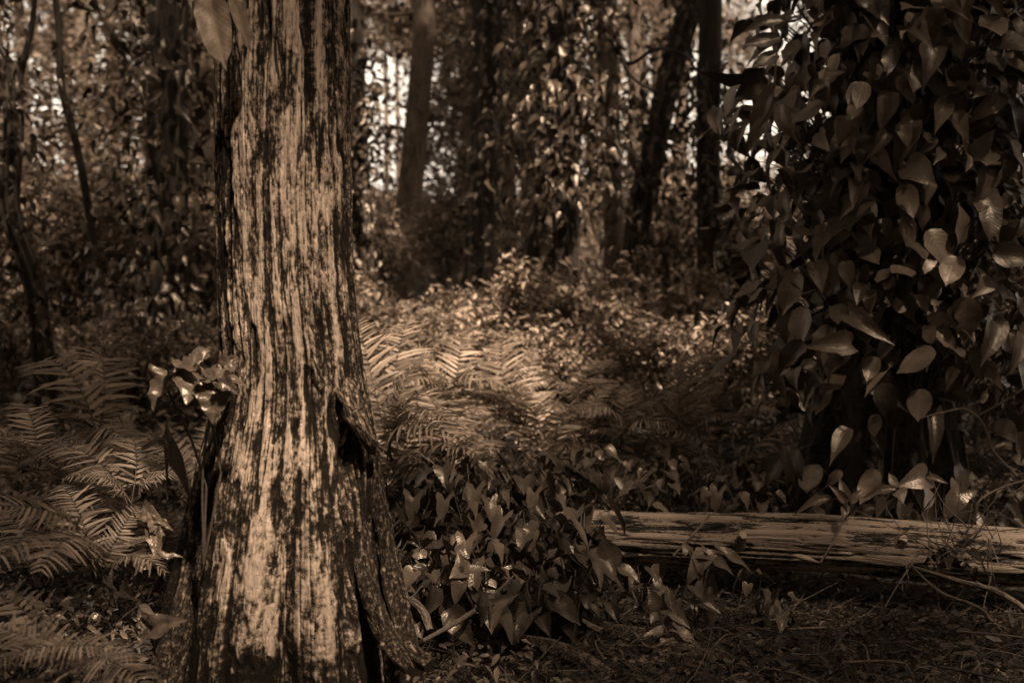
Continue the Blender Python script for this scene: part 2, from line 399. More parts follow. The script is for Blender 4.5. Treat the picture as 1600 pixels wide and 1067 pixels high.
la = tr.data.attributes.new('lichen', 'FLOAT', 'POINT'); la.data.foreach_set('value', np.clip(lichen_light, 0, 1).ravel())  # carries lichen cover plus the painted light
def hl(px, pyy, Y):        # hero-local point
    return at(px, pyy, Y) - np.array([cx[0], HY, 0])
def lichen_attr(o, v):
    a = o.data.attributes.new('lichen', 'FLOAT', 'POINT'); a.data.foreach_set('value', np.full(len(o.data.vertices), v)); return o
def smooth_path(P, n):
    P = np.array(P, float); t = np.linspace(0, 1, len(P)); tt = np.linspace(0, 1, n)
    d = np.concatenate([[0], np.cumsum(np.linalg.norm(np.diff(P, axis=0), axis=1))]); d /= d[-1]
    m = np.gradient(P, d, axis=0) if len(P) > 2 else np.repeat(P[1:] - P[:-1], 2, 0)
    out = np.zeros((n, 3)); k = np.clip(np.searchsorted(d, tt, side='right') - 1, 0, len(P) - 2)
    h = (d[k+1] - d[k])[:, None]; s = ((tt - d[k]) / (d[k+1] - d[k]))[:, None]
    out = (2*s**3-3*s**2+1)*P[k] + (s**3-2*s**2+s)*h*m[k] + (-2*s**3+3*s**2)*P[k+1] + (s**3-s**2)*h*m[k+1]
    return out
def tpr(mb, P, r0, r1, n=40, sides=10, amp=.25, f=30, var=.5, mid=None):
    r = np.linspace(r0, r1, n) if mid is None else np.interp(np.linspace(0, 1, n), np.linspace(0, 1, len(mid)), mid)
    mb.tube(smooth_path(P, n), r, sides, amp, f, True, var)
mb = MB()
tpr(mb, [hl(543, 592, 3.77), hl(548, 618, 3.745), hl(556, 650, 3.735), hl(570, 678, 3.745), hl(584, 706, 3.79)], .018, .02, 90, 44, .55, 60, .6, [.010, .024, .027, .021, .019, .012])
tpr(mb, [hl(529, 608, 3.76), hl(540, 622, 3.735), hl(556, 640, 3.73)], .01, .02, 40, 28, .6, 60, .6)
lichen_attr(mb.build('burl', M['hero'], hero), .42)
for P, rr in (([(583, 690, 3.83), (590, 760, 3.84), (600, 840, 3.83), (611, 900, 3.80), (624, 960, 3.74), (640, 1015, 3.66), (672, 1040, 3.6)], [.012, .016, .024, .022, .026, .03, .018]),
              ([(566, 815, 3.78), (572, 900, 3.72), (588, 960, 3.66), (612, 1010, 3.60), (640, 1048, 3.5)], [.012, .024, .026, .024, .012]),
              ([(300, 880, 3.82), (288, 960, 3.74), (268, 1040, 3.66), (246, 1120, 3.55)], [.02, .034, .042, .03])):
    mb = MB(); tpr(mb, [hl(*p) for p in P], 0, 0, 130, 36, .5, 50, .5, rr)
    lichen_attr(mb.build('buttress_root', M['hero'], hero), .32)
# loose curling bark strips
for (a, b_, c_) in ((( 430, 25), (436, 70), (441, 112)), ((548, 590), (556, 640), (566, 690)), ((535, 20), (543, 60), (546, 110)), ((533, 800), (538, 812), (545, 828)), ((489, 560), (500, 585), (508, 600)), ((543, 320), (545, 400), (549, 470)), ((343, 380), (340, 430), (343, 480))):
    mb = MB(); Y_ = HY - .19 if 380 < a[0] < 540 else HY - .02
    if a[0] == 548: Y_ = 3.78
    if a[0] == 533: Y_ = 3.70
    tpr(mb, [hl(*a, Y_ + .008), hl(*b_, Y_ - .006), hl(*c_, Y_ + .004)], .003, .002, 20, 6, .4, 60, .5, [.001, .0045, .0045, .001])
    lichen_attr(mb.build('bark_strip', M['hero'], hero), .4)

# ------------------------------------------------------------------ foliage helpers
def clump_points(n, nc, box_lo, box_hi, cr):
    cc = rng.uniform(box_lo, box_hi, (nc, 3)); k = rng.integers(0, nc, n)
    return cc[k] + rng.normal(0, cr, (n, 3)), k
def leaf_cloud(mb, P, size, T=T_SM, up=.6, droop=.35, var=None):
    n = len(P)
    d = rvec(n); d[:, 2] = d[:, 2] * .5 - droop; nn = rvec(n, .55); nn[:, 2] += up
    mb.stamp(T, P, frames(d, nn), size * rng.uniform(.6, 1.3, n), var)
def crown(parent, c, rx, rz, n, size, nc=24, mat='leaf_canopy', T=T_Q):
    mb = MB(); c = np.array(c, float)
    u_ = nrm(rvec(nc)) * (rng.random((nc, 1)) ** .4) * np.array([rx, rx, rz])
    k = rng.integers(0, nc, n); P = c + u_[k] + rng.normal(0, 1, (n, 3)) * rx * .17
    leaf_cloud(mb, P, size, T)
    return mb.build('crown', M[mat], parent), c + u_
def limbs(mb, base, targets, r0):
    for tpt in targets:
        mid = (base + tpt) / 2 + rvec(1, .15)[0] + np.array([0, 0, .25])
        tpr(mb, [base, mid, tpt], r0, .01, 9, 5, 0)

crown(hero, (0, 0, 8.2), 1.9, 1.0, 1300, .3, 20)

def vine_cover(mb, mbs, path_fn, z0, z1, n, size, r_in, r_out, T=(T_OV, T_OV2), dens=None, var=(0, 1), front=None):
    """leaves on petioles round an axis path_fn(z)->(x,y,r); they hang out and down in tiers"""
    zt = rng.uniform(z0, z1, n)
    if dens is not None: zt = zt[rng.random(n) < dens(zt)]
    n = len(zt); th_ = rng.uniform(0, 2*math.pi, n)
    if front is not None:
        k = rng.random(n) < front; th_ = np.where(k, rng.normal(-math.pi/2, .9, n), th_)
    px_, py_, pr = path_fn(zt)
    out = np.stack([np.cos(th_), np.sin(th_), np.zeros(n)], 1)
    fac = rng.uniform(0, 1, n) ** .8
    rr = pr + r_in + (r_out - r_in) * fac * (1 + .35 * vnoise(th_ * 1.6, zt * 2.2, 3))
    base = np.stack([px_, py_, zt], 1) + out * rr[:, None]
    d = out * rng.uniform(.1, 1.1, (n, 1)) + rvec(n, .42); d[:, 2] -= rng.uniform(.1, 1.2, n)
    nn = out * 1.0 + rvec(n, .28); nn[:, 2] += .55
    Mx = frames(d, nn); s_ = (size * rng.uniform(.45, 1.2, n) ** .8)[:, None] * np.stack([rng.uniform(.7, 1.15, n), np.ones(n), rng.uniform(.5, 1.8, n)], 1); v = rng.uniform(*var, n)
    k = rng.integers(0, len(T), n)
    for q_ in range(len(T)):
        mk = k == q_
        mb.stamp(T[q_], base[mk], Mx[mk], s_[mk], v[mk])
    if mbs is not None:
        for q_ in range(0, n, 3):
            a = np.array([px_[q_], py_[q_], zt[q_] - rng.uniform(.15, .4)]) + out[q_] * (pr[q_] + .3 * (rr[q_] - pr[q_])); b_ = base[q_]
            m_ = (a + b_) / 2 + np.array([0, 0, .06])
            mbs.tube(smooth_path([a, m_, b_], 5), np.array([.004, .003, .003, .0025, .002]), 4, 0, 1, False)

# ------------------------------------------------------------------ the big vine-clad tree on the right
def fluted_trunk(name_parent, base, pts, mat, n=150, sides=120, amp=.07, flut=9, seed=0.):
    """pts: list of (z, x, r) in world; a fluted trunk with flared foot"""
    z_ = np.array([p[0] for p in pts]); x_ = np.array([p[1] for p in pts]); r_ = np.array([p[2] for p in pts])
    zz_ = np.linspace(z_[0], z_[-1], n); cxx = np.interp(zz_, z_, x_); rr_ = np.interp(zz_, z_, r_)
    t_ = np.linspace(0, 2*math.pi, sides + 1) + math.pi/2; T_, Z_ = np.meshgrid(t_, zz_)
    f_ = ss(z_[0] + 1.1, z_[0], Z_)
    rad_ = rr_[:, None] * (1 + (.05 + .17 * f_) * np.cos(T_ * flut + seed + .4*Z_) * .6 + .12 * f_ * vnoise(T_ * 2, Z_ * .5, seed))
    uu = (T_ - math.pi/2) * rr_.mean()
    n1_ = vnoise(uu * 30, Z_ * 2, seed); rad_ = rad_ + rr_[:, None] * amp * (np.abs(n1_) - .3 + .4 * vnoise(uu * 70, Z_ * 6, seed))
    V_ = np.stack([cxx[:, None] + rad_ * np.cos(T_) - base[0], rad_ * np.sin(T_), Z_ - base[2]], -1).reshape(-1, 3)
    m_ = MB(); i_, j_ = np.meshgrid(np.arange(n-1), np.arange(sides), indexing='ij'); q_ = (i_*(sides+1)+j_).ravel()
    m_.add(V_, np.stack([q_, q_+1, q_+sides+2, q_+sides+1], 1), np.stack([uu, Z_], -1).reshape(-1, 2), np.clip(np.abs(n1_) * 2, 0, 1).ravel())
    return m_.build('trunk', mat, name_parent)
BY = 6.4
bx = lambda px: at(px, 500, BY)[0]
bigt = thing('vine_clad_tree', 'broad dark fluted trunk behind the fallen log, almost hidden by large-leaved vine', 'tree', (bx(1385), BY, ground_z(bx(1385), BY)))
fluted_trunk(bigt, bigt.location, [(0, bx(1378), .40), (.35, bx(1380), .33), (.9, bx(1385), .25), (1.6, bx(1390), .21), (3.2, bx(1395), .19), (7, bx(1400), .13)], M['bark_dark'], 260, 200)
crown(bigt, (2.9, -.5, 7.0), 1.5, .9, 500, .3, 20)  # unseen crown, shifted aside so its shadow misses the middle ground
vin = thing('climbing_vine', 'large ovate vine leaves hanging in tiers down the broad trunk at the right', 'vine', (bx(1385), BY, 0))
mbl, mbs = MB(), MB()
pf = lambda z: (np.full_like(z, 0.0) + .01 * z, np.zeros_like(z), .20 + .05 * (z < .9))
vine_cover(mbl, mbs, pf, .22, 3.4, 2800, .155, .04, .52, (T_OV, T_PT, T_OV2, T_OV3), lambda z: .10 + .90 * ss(.45, 1.15, z), (0, 1), .35)
mbl.build('foliage', M['leaf_big'], vin)
for k in range(5):
    a = -math.pi/2 + (k - 2) * .8; zs = np.linspace(.1, 3.6, 40)
    mbs.tube(np.stack([(.22 + .2*np.exp(-zs*1.3)) * np.cos(a + .3*np.sin(zs*1.3 + k)), (.22 + .2*np.exp(-zs*1.3)) * np.sin(a + .3*np.sin(zs*1.3 + k)), zs], 1), .009, 6, .1)
mbs.build('stem', M['stem'], vin)

# ------------------------------------------------------------------ fallen log
LY = 5.25
def lp(px, py_, Y=LY): return at(px, py_, Y)
lg = thing('fallen_log', 'long weathered log with streaked pale wood lying across the forest floor at the right', 'log', tuple(lp(1230, 870)))
A_, B_ = lp(868, 835, 5.34), lp(1790, 877, 5.12)
n_, sd_ = 420, 150
tt = np.linspace(0, 1, n_); th_ = np.linspace(0, 2*math.pi, sd_ + 1)
ax = nrm(B_ - A_); P = A_ + (B_ - A_) * tt[:, None] + np.array([0, 0, .012]) * np.sin(tt * 5)[:, None]
sdv = nrm(np.cross(ax, [0, 0, 1.])); upv = np.cross(sdv, ax)
rr = np.interp(tt, [0, .04, .3, .6, 1], [.075, .092, .104, .103, .092])
TT, HH = np.meshgrid(th_, tt); L_ = HH * np.linalg.norm(B_ - A_)
n1 = vnoise(TT * 5, L_ * 2.2, 3.); n2 = vnoise(TT * 13, L_ * 5, 5.); n3 = vnoise(TT * 2.0, L_ * 2.0, 8.)
hg = .5 + .5 * np.abs(n1) + .25 * n2 - .8 * (1 - np.clip(np.abs(n2) / .2, 0, 1)) * .6
RR = rr[:, None] * (1 + .14 * (hg - .5) + .12 * n3 + .05 * vnoise(L_ * 1.3, 2.)) - .012 * (1 - np.clip(np.abs(n1) / .12, 0, 1))
W = P[:, None] + sdv * (np.cos(TT) * RR)[..., None] + upv * (np.sin(TT) * RR)[..., None]
mb = MB(); i, j = np.meshgrid(np.arange(n_-1), np.arange(sd_), indexing='ij'); q = (i*(sd_+1)+j).ravel()
mb.add(W.reshape(-1, 3) - np.array(lg.location), np.stack([q, q+1, q+sd_+2, q+sd_+1], 1), np.stack([TT * .1, L_], -1).reshape(-1, 2), np.clip(hg, 0, 1).ravel())
for e in (0, n_-1):
    Vc = np.vstack([W[e, :sd_], P[e][None]]) - np.array(lg.location); jj = np.arange(sd_)
    mb.add(Vc, np.stack([jj, (jj+1) % sd_, np.full(sd_, sd_)], 1))
mb.build('weathered_wood', M['log'], lg)
mb = MB(); Pf = [lp(1238, 866, 5.13), lp(1258, 872, 5.12), lp(1282, 879, 5.13)]
tpr(mb, [p - np.array(lg.location) for p in Pf], .01, .004, 24, 8, .5, 60, 1, [.003, .011, .012, .006, .001])
mb.build('torn_wood_flap', M['log'], lg)
mb = MB()
for k in range(0):
    x0 = rng.uniform(900, 1500); Pf = [lp(x0, 868 + rng.uniform(-8, 14), 5.13), lp(x0 + rng.uniform(25, 60), 874 + rng.uniform(-6, 16), 5.12)]
    Pf.insert(1, (Pf[0] + Pf[1]) / 2 + rvec(1, .006)[0])
    tpr(mb, [p - np.array(lg.location) for p in Pf], .004, .002, 16, 6, .5, 60, .8, [.001, .005, .001])
for x0, dz, q_ in ((1155, -.02, .05), (1400, .0, .04)):
    mb = MB(); c0 = A_ + (B_ - A_) * ((x0 - 868) / 922) - np.array(lg.location); tpr(mb, [c0 + np.array([0, -.07, .02 + dz]), c0 + np.array([.01, -.10, .05 + dz]), c0 + np.array([.015, -.10 - q_ * .5, .05 + q_ * .5 + dz])], .03, .014, 20, 16, .5, 40, .7)
    mb.build('branch_stub', M['log'], lg)

# ------------------------------------------------------------------ small logs, branches and twigs on the ground
def ground_branch(name, pts, rs, mat, label, cat, group=None, sides=14, amp=.3, n=60):
    P_ = [at(*p) for p in pts]; b = P_[0]
    o_ = MB(); o_.tube(smooth_path([p - b for p in P_], n), np.interp(np.linspace(0, 1, n), np.linspace(0, 1, len(rs)), rs), sides, amp, 30)
    o = o_.build(name, M[mat]); o.location = b
    return tag(o, label, cat, group)
ground_branch('mossy_log', [(800, 996, 4.35), (850, 1008, 4.3), (905, 1030, 4.2), (965, 1066, 4.1)], [.014, .026, .025, .026], 'bark_moss', 'mossy stick with bright lichen specks lying at the bottom centre', 'branch', sides=30, n=140)
ground_branch('mossy_log', [(940, 985, 4.55), (1010, 1000, 4.5), (1090, 1030, 4.35), (1185, 1062, 4.25)], [.03, .038, .036, .032], 'bark_moss', 'thick dark mossy branch on the ground below the log, its far end speckled', 'branch', sides=34, n=140)
ground_branch('broken_branch', [(858, 953, 4.5), (900, 968, 4.45), (940, 986, 4.4)], [.007, .013, .010], 'bark_mid', 'short smooth pale branch slanting down above the mossy stick', 'branch', n=40)
ground_branch('broken_branch', [(640, 1012, 4.0), (690, 985, 4.1), (760, 940, 4.3), (802, 900, 4.45)], [.006, .008, .007, .004], 'twig', 'thin straight branch leaning from the trunk foot up into the leaves', 'branch', n=40, sides=8)
ground_branch('broken_branch', [(600, 958, 3.75), (625, 985, 3.7), (650, 1020, 3.62)], [.006, .009, .004], 'bark_mid', 'split stick slanting down against the root beside the trunk', 'branch', n=30, sides=8)
ground_branch('broken_branch', [(640, 935, 4.05), (660, 955, 4.0), (672, 985, 3.95)], [.010, .014, .010], 'bark_mid', 'stubby dead branch stump lying just right of the trunk foot', 'branch', n=30, sides=12)
ground_branch('dead_twig', [(887, 1067, 4.2), (895, 1000, 4.2), (907, 935, 4.2)], [.003, .0028, .0015], 'twig', 'upright pale dry stem with a side fork standing at the bottom centre', 'twig', n=20, sides=6)
ground_branch('dead_twig', [(893, 1022, 4.2), (905, 1010, 4.2), (926, 985, 4.22)], [.002, .0018, .001], 'twig', 'short forked twig crossing the upright pale stem', 'twig', n=12, sides=5)
ground_branch('dead_twig', [(1382, 950, 4.7), (1402, 915, 4.75), (1434, 868, 4.85)], [.0035, .003, .0018], 'twig', 'curved pale twig leaning against the front of the log', 'twig', n=16, sides=6)
ground_branch('dead_twig', [(1052, 868, 5.06), (1080, 838, 5.08), (1108, 806, 5.14)], [.005, .005, .004], 'twig', 'short straight twig propped on the left half of the log', 'twig', n=14, sides=6)
ground_branch('dead_twig', [(1282, 878, 5.02), (1300, 850, 5.04), (1318, 812, 5.1)], [.005, .004, .003], 'stem', 'dark thin stem crossing the middle of the log', 'twig', n=14, sides=6)
ground_branch('dead_twig', [(1236, 1018, 4.5), (1290, 992, 4.55), (1340, 990, 4.55), (1380, 978, 4.6)], [.003, .004, .004, .003], 'twig', 'long pale curved twig lying on the litter below the middle of the log', 'twig', n=30, sides=6)
ground_branch('dead_twig', [(1255, 1000, 4.55), (1300, 985, 4.6), (1350, 962, 4.65), (1375, 940, 4.7)], [.003, .0035, .0025, .001], 'twig', 'pale twig lying just above the long curved one', 'twig', n=30, sides=6)
ground_branch('dead_twig', [(1200, 1035, 4.4), (1222, 1022, 4.4), (1240, 1014, 4.45)], [.002, .004, .003], 'twig', 'short bent twig at the left end of the long curved twig', 'twig', n=14, sides=6)
ground_branch('dead_branch', [(1425, 885, 4.85), (1490, 905, 4.8), (1560, 925, 4.75), (1620, 965, 4.7)], [.006, .008, .009, .009], 'bark_mid', 'upper of the two dead branches sloping down from the right end of the log', 'branch', n=40, sides=8)
ground_branch('dead_branch', [(1420, 880, 4.8), (1470, 925, 4.75), (1530, 950, 4.7), (1570, 990, 4.6), (1610, 1010, 4.6)], [.003, .005, .006, .006, .005], 'bark_mid', 'lower thin dead branch drooping below the right end of the log', 'branch', n=40, sides=8)
ground_branch('dead_branch', [(1600, 750, 5.05), (1555, 766, 5.0), (1527, 788, 4.95), (1522, 815, 4.95), (1505, 835, 4.95)], [.003, .004, .0045, .004, .002], 'twig', 'pale bent bramble stem arching above the right end of the log', 'branch', n=40, sides=6)
ground_branch('dead_branch', [(1432, 655, 5.7), (1470, 645, 5.7), (1510, 640, 5.7), (1535, 660, 5.65), (1550, 700, 5.6), (1590, 745, 5.5)], [.002, .004, .005, .005, .005, .006], 'twig', 'pale forked dead branch hanging across the vine leaves at the right', 'branch', n=50, sides=6)
ground_branch('dead_branch', [(1522, 652, 5.68), (1560, 632, 5.7), (1610, 600, 5.7)], [.004, .004, .004], 'twig', 'thin pale branch rising right from the forked dead branch', 'branch', n=20, sides=6)
ground_branch('dead_branch', [(48, 942, 3.6), (70, 975, 3.55), (100, 1010, 3.5), (130, 1038, 3.45)], [.003, .005, .007, .006], 'bark_mid', 'pale dead stick slanting through the ferns at the bottom left', 'branch', n=40, sides=8)
ground_branch('fallen_branch', [(548, 445, 13), (575, 438, 13), (586, 435, 13)], [.03, .035, .02], 'twig', 'short pale log lying far behind, just right of the main trunk', 'log', n=20, sides=8)
for k in range(34):
    px_ = rng.uniform(660, 1580); py_ = rng.uniform(945, 1060); Y_ = 1.28 * F / (py_ - 370); a = at(px_, py_, Y_); an = rng.uniform(0, 6.28); ln = rng.uniform(.12, .38)
    P_ = [a + np.array([math.cos(an), math.sin(an), 0]) * ln * q_ for q_ in (0, .5, 1)]; P_[1] = P_[1] + rvec(1, .02)[0]
    for p in P_: p[2] = float(ground_z(p[0], p[1])) + rng.uniform(.012, .06)
    o_ = MB(); o_.tube(smooth_path([p - P_[0] for p in P_], 14), np.linspace(.004, .0018, 14) * rng.uniform(.7, 1.7), 6, .2, 30, True, rng.random()); o = o_.build('dead_twig', M['twig']); o.location = P_[0]
    tag(o, 'thin dead twig lying loose on the litter in front of the log', 'twig', 'loose twigs on the litter')
# bramble tangle on the right end of the log
bt = thing('bramble_tangle', 'tangle of thin dry bramble stems heaped on the right end of the log', 'bramble', tuple(at(1500, 870, 4.95)))
mb = MB()
for k in range(46):
    p0 = at(rng.normal(1505, 34), rng.normal(862, 26), rng.uniform(4.85, 5.1)); ln = rng.uniform(.1, .35)
    d = nrm(rvec(1)[0] * np.array([1, .5, 1])) * ln; Pp = [p0, p0 + d * .5 + rvec(1, .035)[0], p0 + d]
    tpr(mb, [p - np.array(bt.location) for p in Pp], .0026, .001, 10, 4, 0, var=rng.random())
mb.build('stems', M['twig'], bt)
mb = MB(); P_ = np.array([at(rng.normal(1490, 18), rng.normal(872, 16), 4.9) for _ in range(14)]) - np.array(bt.location)
leaf_cloud(mb, P_, .05, T_OV2, .2); mb.build('dry_leaves', M['litter'], bt)

# ------------------------------------------------------------------ hanging leaves beside the trunk top
def leaf_obj(mb, px, py_, Y, tx, ty, Y2, T, wid=1.0, nrm_=(0, -1, .25), var=.6, org=(0, 0, 0)):
    a = at(px, py_, Y); b = at(tx, ty, Y2); ln = np.linalg.norm(b - a)
    Mx = frames((b - a)[None], np.array([nrm_], float)); mb.stamp(T, (a - np.array(org))[None], Mx, np.array([[ln * wid, ln, ln]]), np.array([var]))
hp = thing('hanging_vine', 'pair of long pale leaves hanging from above beside the top left of the main trunk', 'vine', tuple(at(335, -60, 3.62)))
for a in ((325, -14, 3.64, 349, 101, 3.6, .68, (-.1, -1, .2), .7), (362, -2, 3.63, 394, 78, 3.66, .55, (.75, -.8, .1), .5), (312, -12, 3.7, 300, 60, 3.72, .5, (-.8, -.6, .1), .1)):
    mb = MB(); leaf_obj(mb, a[0], a[1], a[2], a[3], a[4], a[5], C_OV, a[6], a[7], a[8], hp.location); mb.build('leaf', M['leaf_hang'], hp)
mb = MB(); tpr(mb, [at(320, -200, 3.7) - np.array(hp.location), at(330, -80, 3.64) - np.array(hp.location), at(326, -12, 3.64) - np.array(hp.location)], .004, .002, 12, 5, 0)
mb.build('stem', M['stem'], hp)

# ------------------------------------------------------------------ arrowhead plants
def arrow_plant(nl, size, h, spread, T=(T_HT, T_HT2, T_AR, T_OV, T_HT, T_OV2), name='arrowhead_plant', mat='leaf_arrow', label=None, cat='plant', group=None, dirs=None):
    root = thing(name, label, cat, (0, 0, 0), group)
    ms = MB()
    for k in range(nl):
        a = 2*math.pi * (k + rng.uniform(-.3, .3)) / nl; rr_ = spread * rng.uniform(.4, 1.1); hh = h * rng.uniform(.65, 1.1)
        tip = np.array([rr_*math.cos(a), rr_*math.sin(a), hh])
        tpr(ms, [np.zeros(3), np.array([tip[0]*.3, tip[1]*.3, hh*.6]), tip], .0035, .002, 8, 4, 0)
        d = np.array([[math.cos(a) * .8, math.sin(a) * .8, -rng.uniform(.15, .8)]]) + rvec(1, .15)
        n_2 = np.array([[math.cos(a) * .25, math.sin(a) * .25 - .35, 1.0]]) + rvec(1, .2)
        ml = MB(); ml.stamp(T[rng.integers(len(T))], tip[None], frames(d, n_2), np.array([size * rng.uniform(.55, 1.25)]))
        ml.build('leaf', M[mat], root)
    ms.build('stem', M['stem'], root)
    return root
# the plant in front of the trunk's left edge
ap = thing('arrowhead_plant', 'tall plant with crumpled glossy arrowhead leaves standing against the left of the main trunk', 'plant', tuple(at(318, 880, 3.62)))
O_ = ap.location
for a in ((300, 572, 3.58, 245, 585, 3.6, C_AR, 1.1, (-.2, -.4, 1),   .45), (262, 590, 3.6, 232, 634, 3.56, C_H2, 1.2, (-.7, -.8, .5), .5), (330, 592, 3.55, 381, 588, 3.55, C_AR, 1.3, (0, -.4, 1),   .45),
          (335, 608, 3.54, 331, 655, 3.5, C_HT, 1.35, (.05, -1, .2), .4), (312, 585, 3.6, 292, 608, 3.5, C_AR, 1.8, (0, -.8, .8), .5), (350, 574, 3.65, 372, 554, 3.68, C_H2, 1.1, (.4, -.8, .5), .4),
          (292, 610, 3.62, 262, 626, 3.6, C_AR, 1.0, (0, -.6, 1), .6), (318, 562, 3.66, 296, 548, 3.7, C_H2, 1.0, (0, -.7, .8), .7), (345, 598, 3.52, 372, 612, 3.5, C_H2, .9, (.3, -.8, .5), .3)):
    mb = MB(); leaf_obj(mb, *a[:6], a[6], a[7], a[8], a[9], O_); mb.build('leaf', M['leaf_arrow'], ap)
mb = MB()
for a in (((300, 590, 3.6), (330, 660, 3.6), (345, 740, 3.62)), ((262, 610, 3.6), (300, 690, 3.6), (322, 760, 3.62)), ((335, 608, 3.56), (318, 720, 3.6), (318, 880, 3.62)), ((322, 760, 3.62), (320, 820, 3.62), (318, 880, 3.62)), ((345, 740, 3.62), (330, 820, 3.62), (318, 880, 3.62))):
    tpr(mb, [at(*p) - np.array(O_) for p in a], .0035, .003, 12, 5, 0)
mb.build('stem', M['stem'], ap)
def single_arrow(px, py_, Y, leaves, label):
    r_ = thing('arrowhead_plant', label, 'plant', tuple(at(px, py_, Y)))
    ms = MB()
    for l in leaves:
        ml = MB(); leaf_obj(ml, *l[:6], l[6], l[7], l[8], l[9], r_.location); ml.build('leaf', M['leaf_arrow'], r_)
        b_ = at(*l[:3]) - np.array(r_.location); tpr(ms, [np.zeros(3), b_ * .5 + np.array([0, 0, .04]), b_], .003, .002, 8, 4, 0)
    ms.build('stem', M['stem'], r_)
single_arrow(245, 1060, 3.45, [(232, 985, 3.45, 272, 965, 3.4, C_AR, 1.0, (.1, -.9, .6), .6), (230, 980, 3.45, 214, 950, 3.47, C_HT, .8, (-.2, -.9, .4), .4), (228, 984, 3.45, 215, 1006, 3.42, C_HT, .8, (-.3, -.9, .4), .5)], 'arrowhead leaf with spread lobes low beside the left foot of the trunk')
single_arrow(250, 900, 3.6, [(245, 825, 3.6, 232, 800, 3.6, C_H2, 1.0, (0, -.8, .8), 1), (243, 835, 3.6, 245, 872, 3.55, C_HT, .7, (0, -.9, .5), .9), (247, 872, 3.55, 280, 862, 3.55, C_AR, .7, (0, -.6, 1), .9), (245, 876, 3.55, 205, 892, 3.5, C_AR, .5, (0, -.6, 1), 1.0), (222, 808, 3.62, 268, 820, 3.6, C_H2, .6, (0, -.6, .9), .8)], 'bright crumpled arrowhead leaves among the ferns left of the trunk')
single_arrow(262, 780, 3.7, [(255, 690, 3.72, 205, 702, 3.7, T_AR, .6, (0, -.5, 1), .3), (262, 695, 3.7, 300, 760, 3.65, T_AR2, .45, (.3, -.8, .6), .25)], 'dark drooping arrowhead leaf below the crumpled plant left of the trunk')
single_arrow(965, 905, 4.85, [(958, 888, 4.85, 942, 838, 4.85, T_OV3, 1.1, (-.1, -1, .25), .55), (966, 884, 4.83, 998, 902, 4.78, T_OV, .8, (.1, -.7, .9), .6), (955, 890, 4.83, 952, 906, 4.8, T_HT, 1.5, (0, -.8, .8), .5)], 'plant with one tall upright oval leaf in front of the left end of the log')
single_arrow(1095, 930, 4.75, [(1100, 870, 4.8, 1072, 908, 4.75, T_HT, .75, (-.3, -.9, .5), .7), (1108, 868, 4.8, 1150, 886, 4.78, T_AR2, .7, (.2, -.8, .7), .5), (1130, 862, 4.82, 1180, 880, 4.8, T_AR2, .5, (.2, -.8, .8), .4), (1075, 862, 4.82, 1068, 845, 4.84, T_HT, 1.0, (0, -.9, .4), .4)], 'leafy plant spilling over the front edge of the log left of its middle')
single_arrow(1035, 1000, 4.45, [(1030, 950, 4.5, 1014, 920, 4.5, T_HT, 1.0, (-.1, -1, .3), .6), (1028, 955, 4.5, 1018, 968, 4.46, T_HT, 1.2, (-.3, -.9, .4), .7), (1050, 955, 4.47, 1076, 975, 4.42, T_AR, .9, (.2, -.9, .3), .65), (1048, 950, 4.48, 1044, 915, 4.5, T_OV, .7, (.2, -1, .2), .5), (1045, 1000, 4.4, 1040, 1024, 4.36, T_HT, 1.1, (0, -.8, .6), .8), (1060, 985, 4.4, 1096, 1002, 4.36, T_AR2, .7, (0, -.5, 1), .95), (1036, 990, 4.42, 1006, 990, 4.4, T_HT2, .8, (0, -.5, 1), .6)], 'clump of upright arrowhead leaves standing on the thick dark mossy branch')
single_arrow(1105, 1000, 4.5, [(1100, 950, 4.52, 1066, 935, 4.52, T_AR, .7, (-.2, -1, .3), .25), (1104, 948, 4.52, 1112, 905, 4.53, T_AR, .6, (.2, -1, .2), .25), (1102, 955, 4.52, 1116, 985, 4.48, T_AR, .8, (.2, -1, .2), .3)], 'dim arrowhead leaves beside the upright clump, under the log')
single_arrow(925, 985, 4.45, [(924, 940, 4.45, 905, 924, 4.47, T_HT, 1.2, (0, -1, .4), .35), (926, 942, 4.45, 938, 962, 4.42, T_HT, .7, (.2, -.9, .4), .45)], 'small three-lobed leaf standing above the short smooth branch')
single_arrow(1322, 812, 5.1, [(1326, 785, 5.12, 1312, 748, 5.15, T_OV, .6, (-.3, -1, .3), .8), (1328, 785, 5.12, 1348, 765, 5.12, T_OV, .7, (.3, -1, .5), .85), (1324, 786, 5.12, 1304, 762, 5.1, T_OV2, .6, (-.3, -.9, .5), .8), (1322, 788, 5.12, 1318, 808, 5.08, T_OV, .8, (0, -.9, .5), .8), (1300, 780, 5.15, 1248, 785, 5.12, T_OV2, .45, (0, -.7, .9), .7)], 'star of narrow leaves standing over the middle of the log')
single_arrow(1400, 800, 5.3, [(1400, 765, 5.3, 1355, 765, 5.28, T_OV2, .5, (0, -.8, .8), .6), (1402, 766, 5.3, 1412, 780, 5.25, T_HT, 1.4, (0, -.8, .8), .65), (1400, 762, 5.3, 1390, 738, 5.32, T_OV, .8, (0, -1, .4), .6)], 'broad pale leaf pair hanging just above the log, right of the star-shaped leaves')
single_arrow(1440, 800, 5.5, [(1445, 745, 5.45, 1408, 755, 5.4, T_HT, 1.0, (0, -1, .5), .4), (1448, 744, 5.45, 1475, 748, 5.4, T_OV2, .6, (0, -1, .5), .4), (1500, 770, 5.4, 1482, 806, 5.35, T_AR2, 1.2, (0, -1, .4), .3)], 'dark broad leaves hanging above the right half of the log')
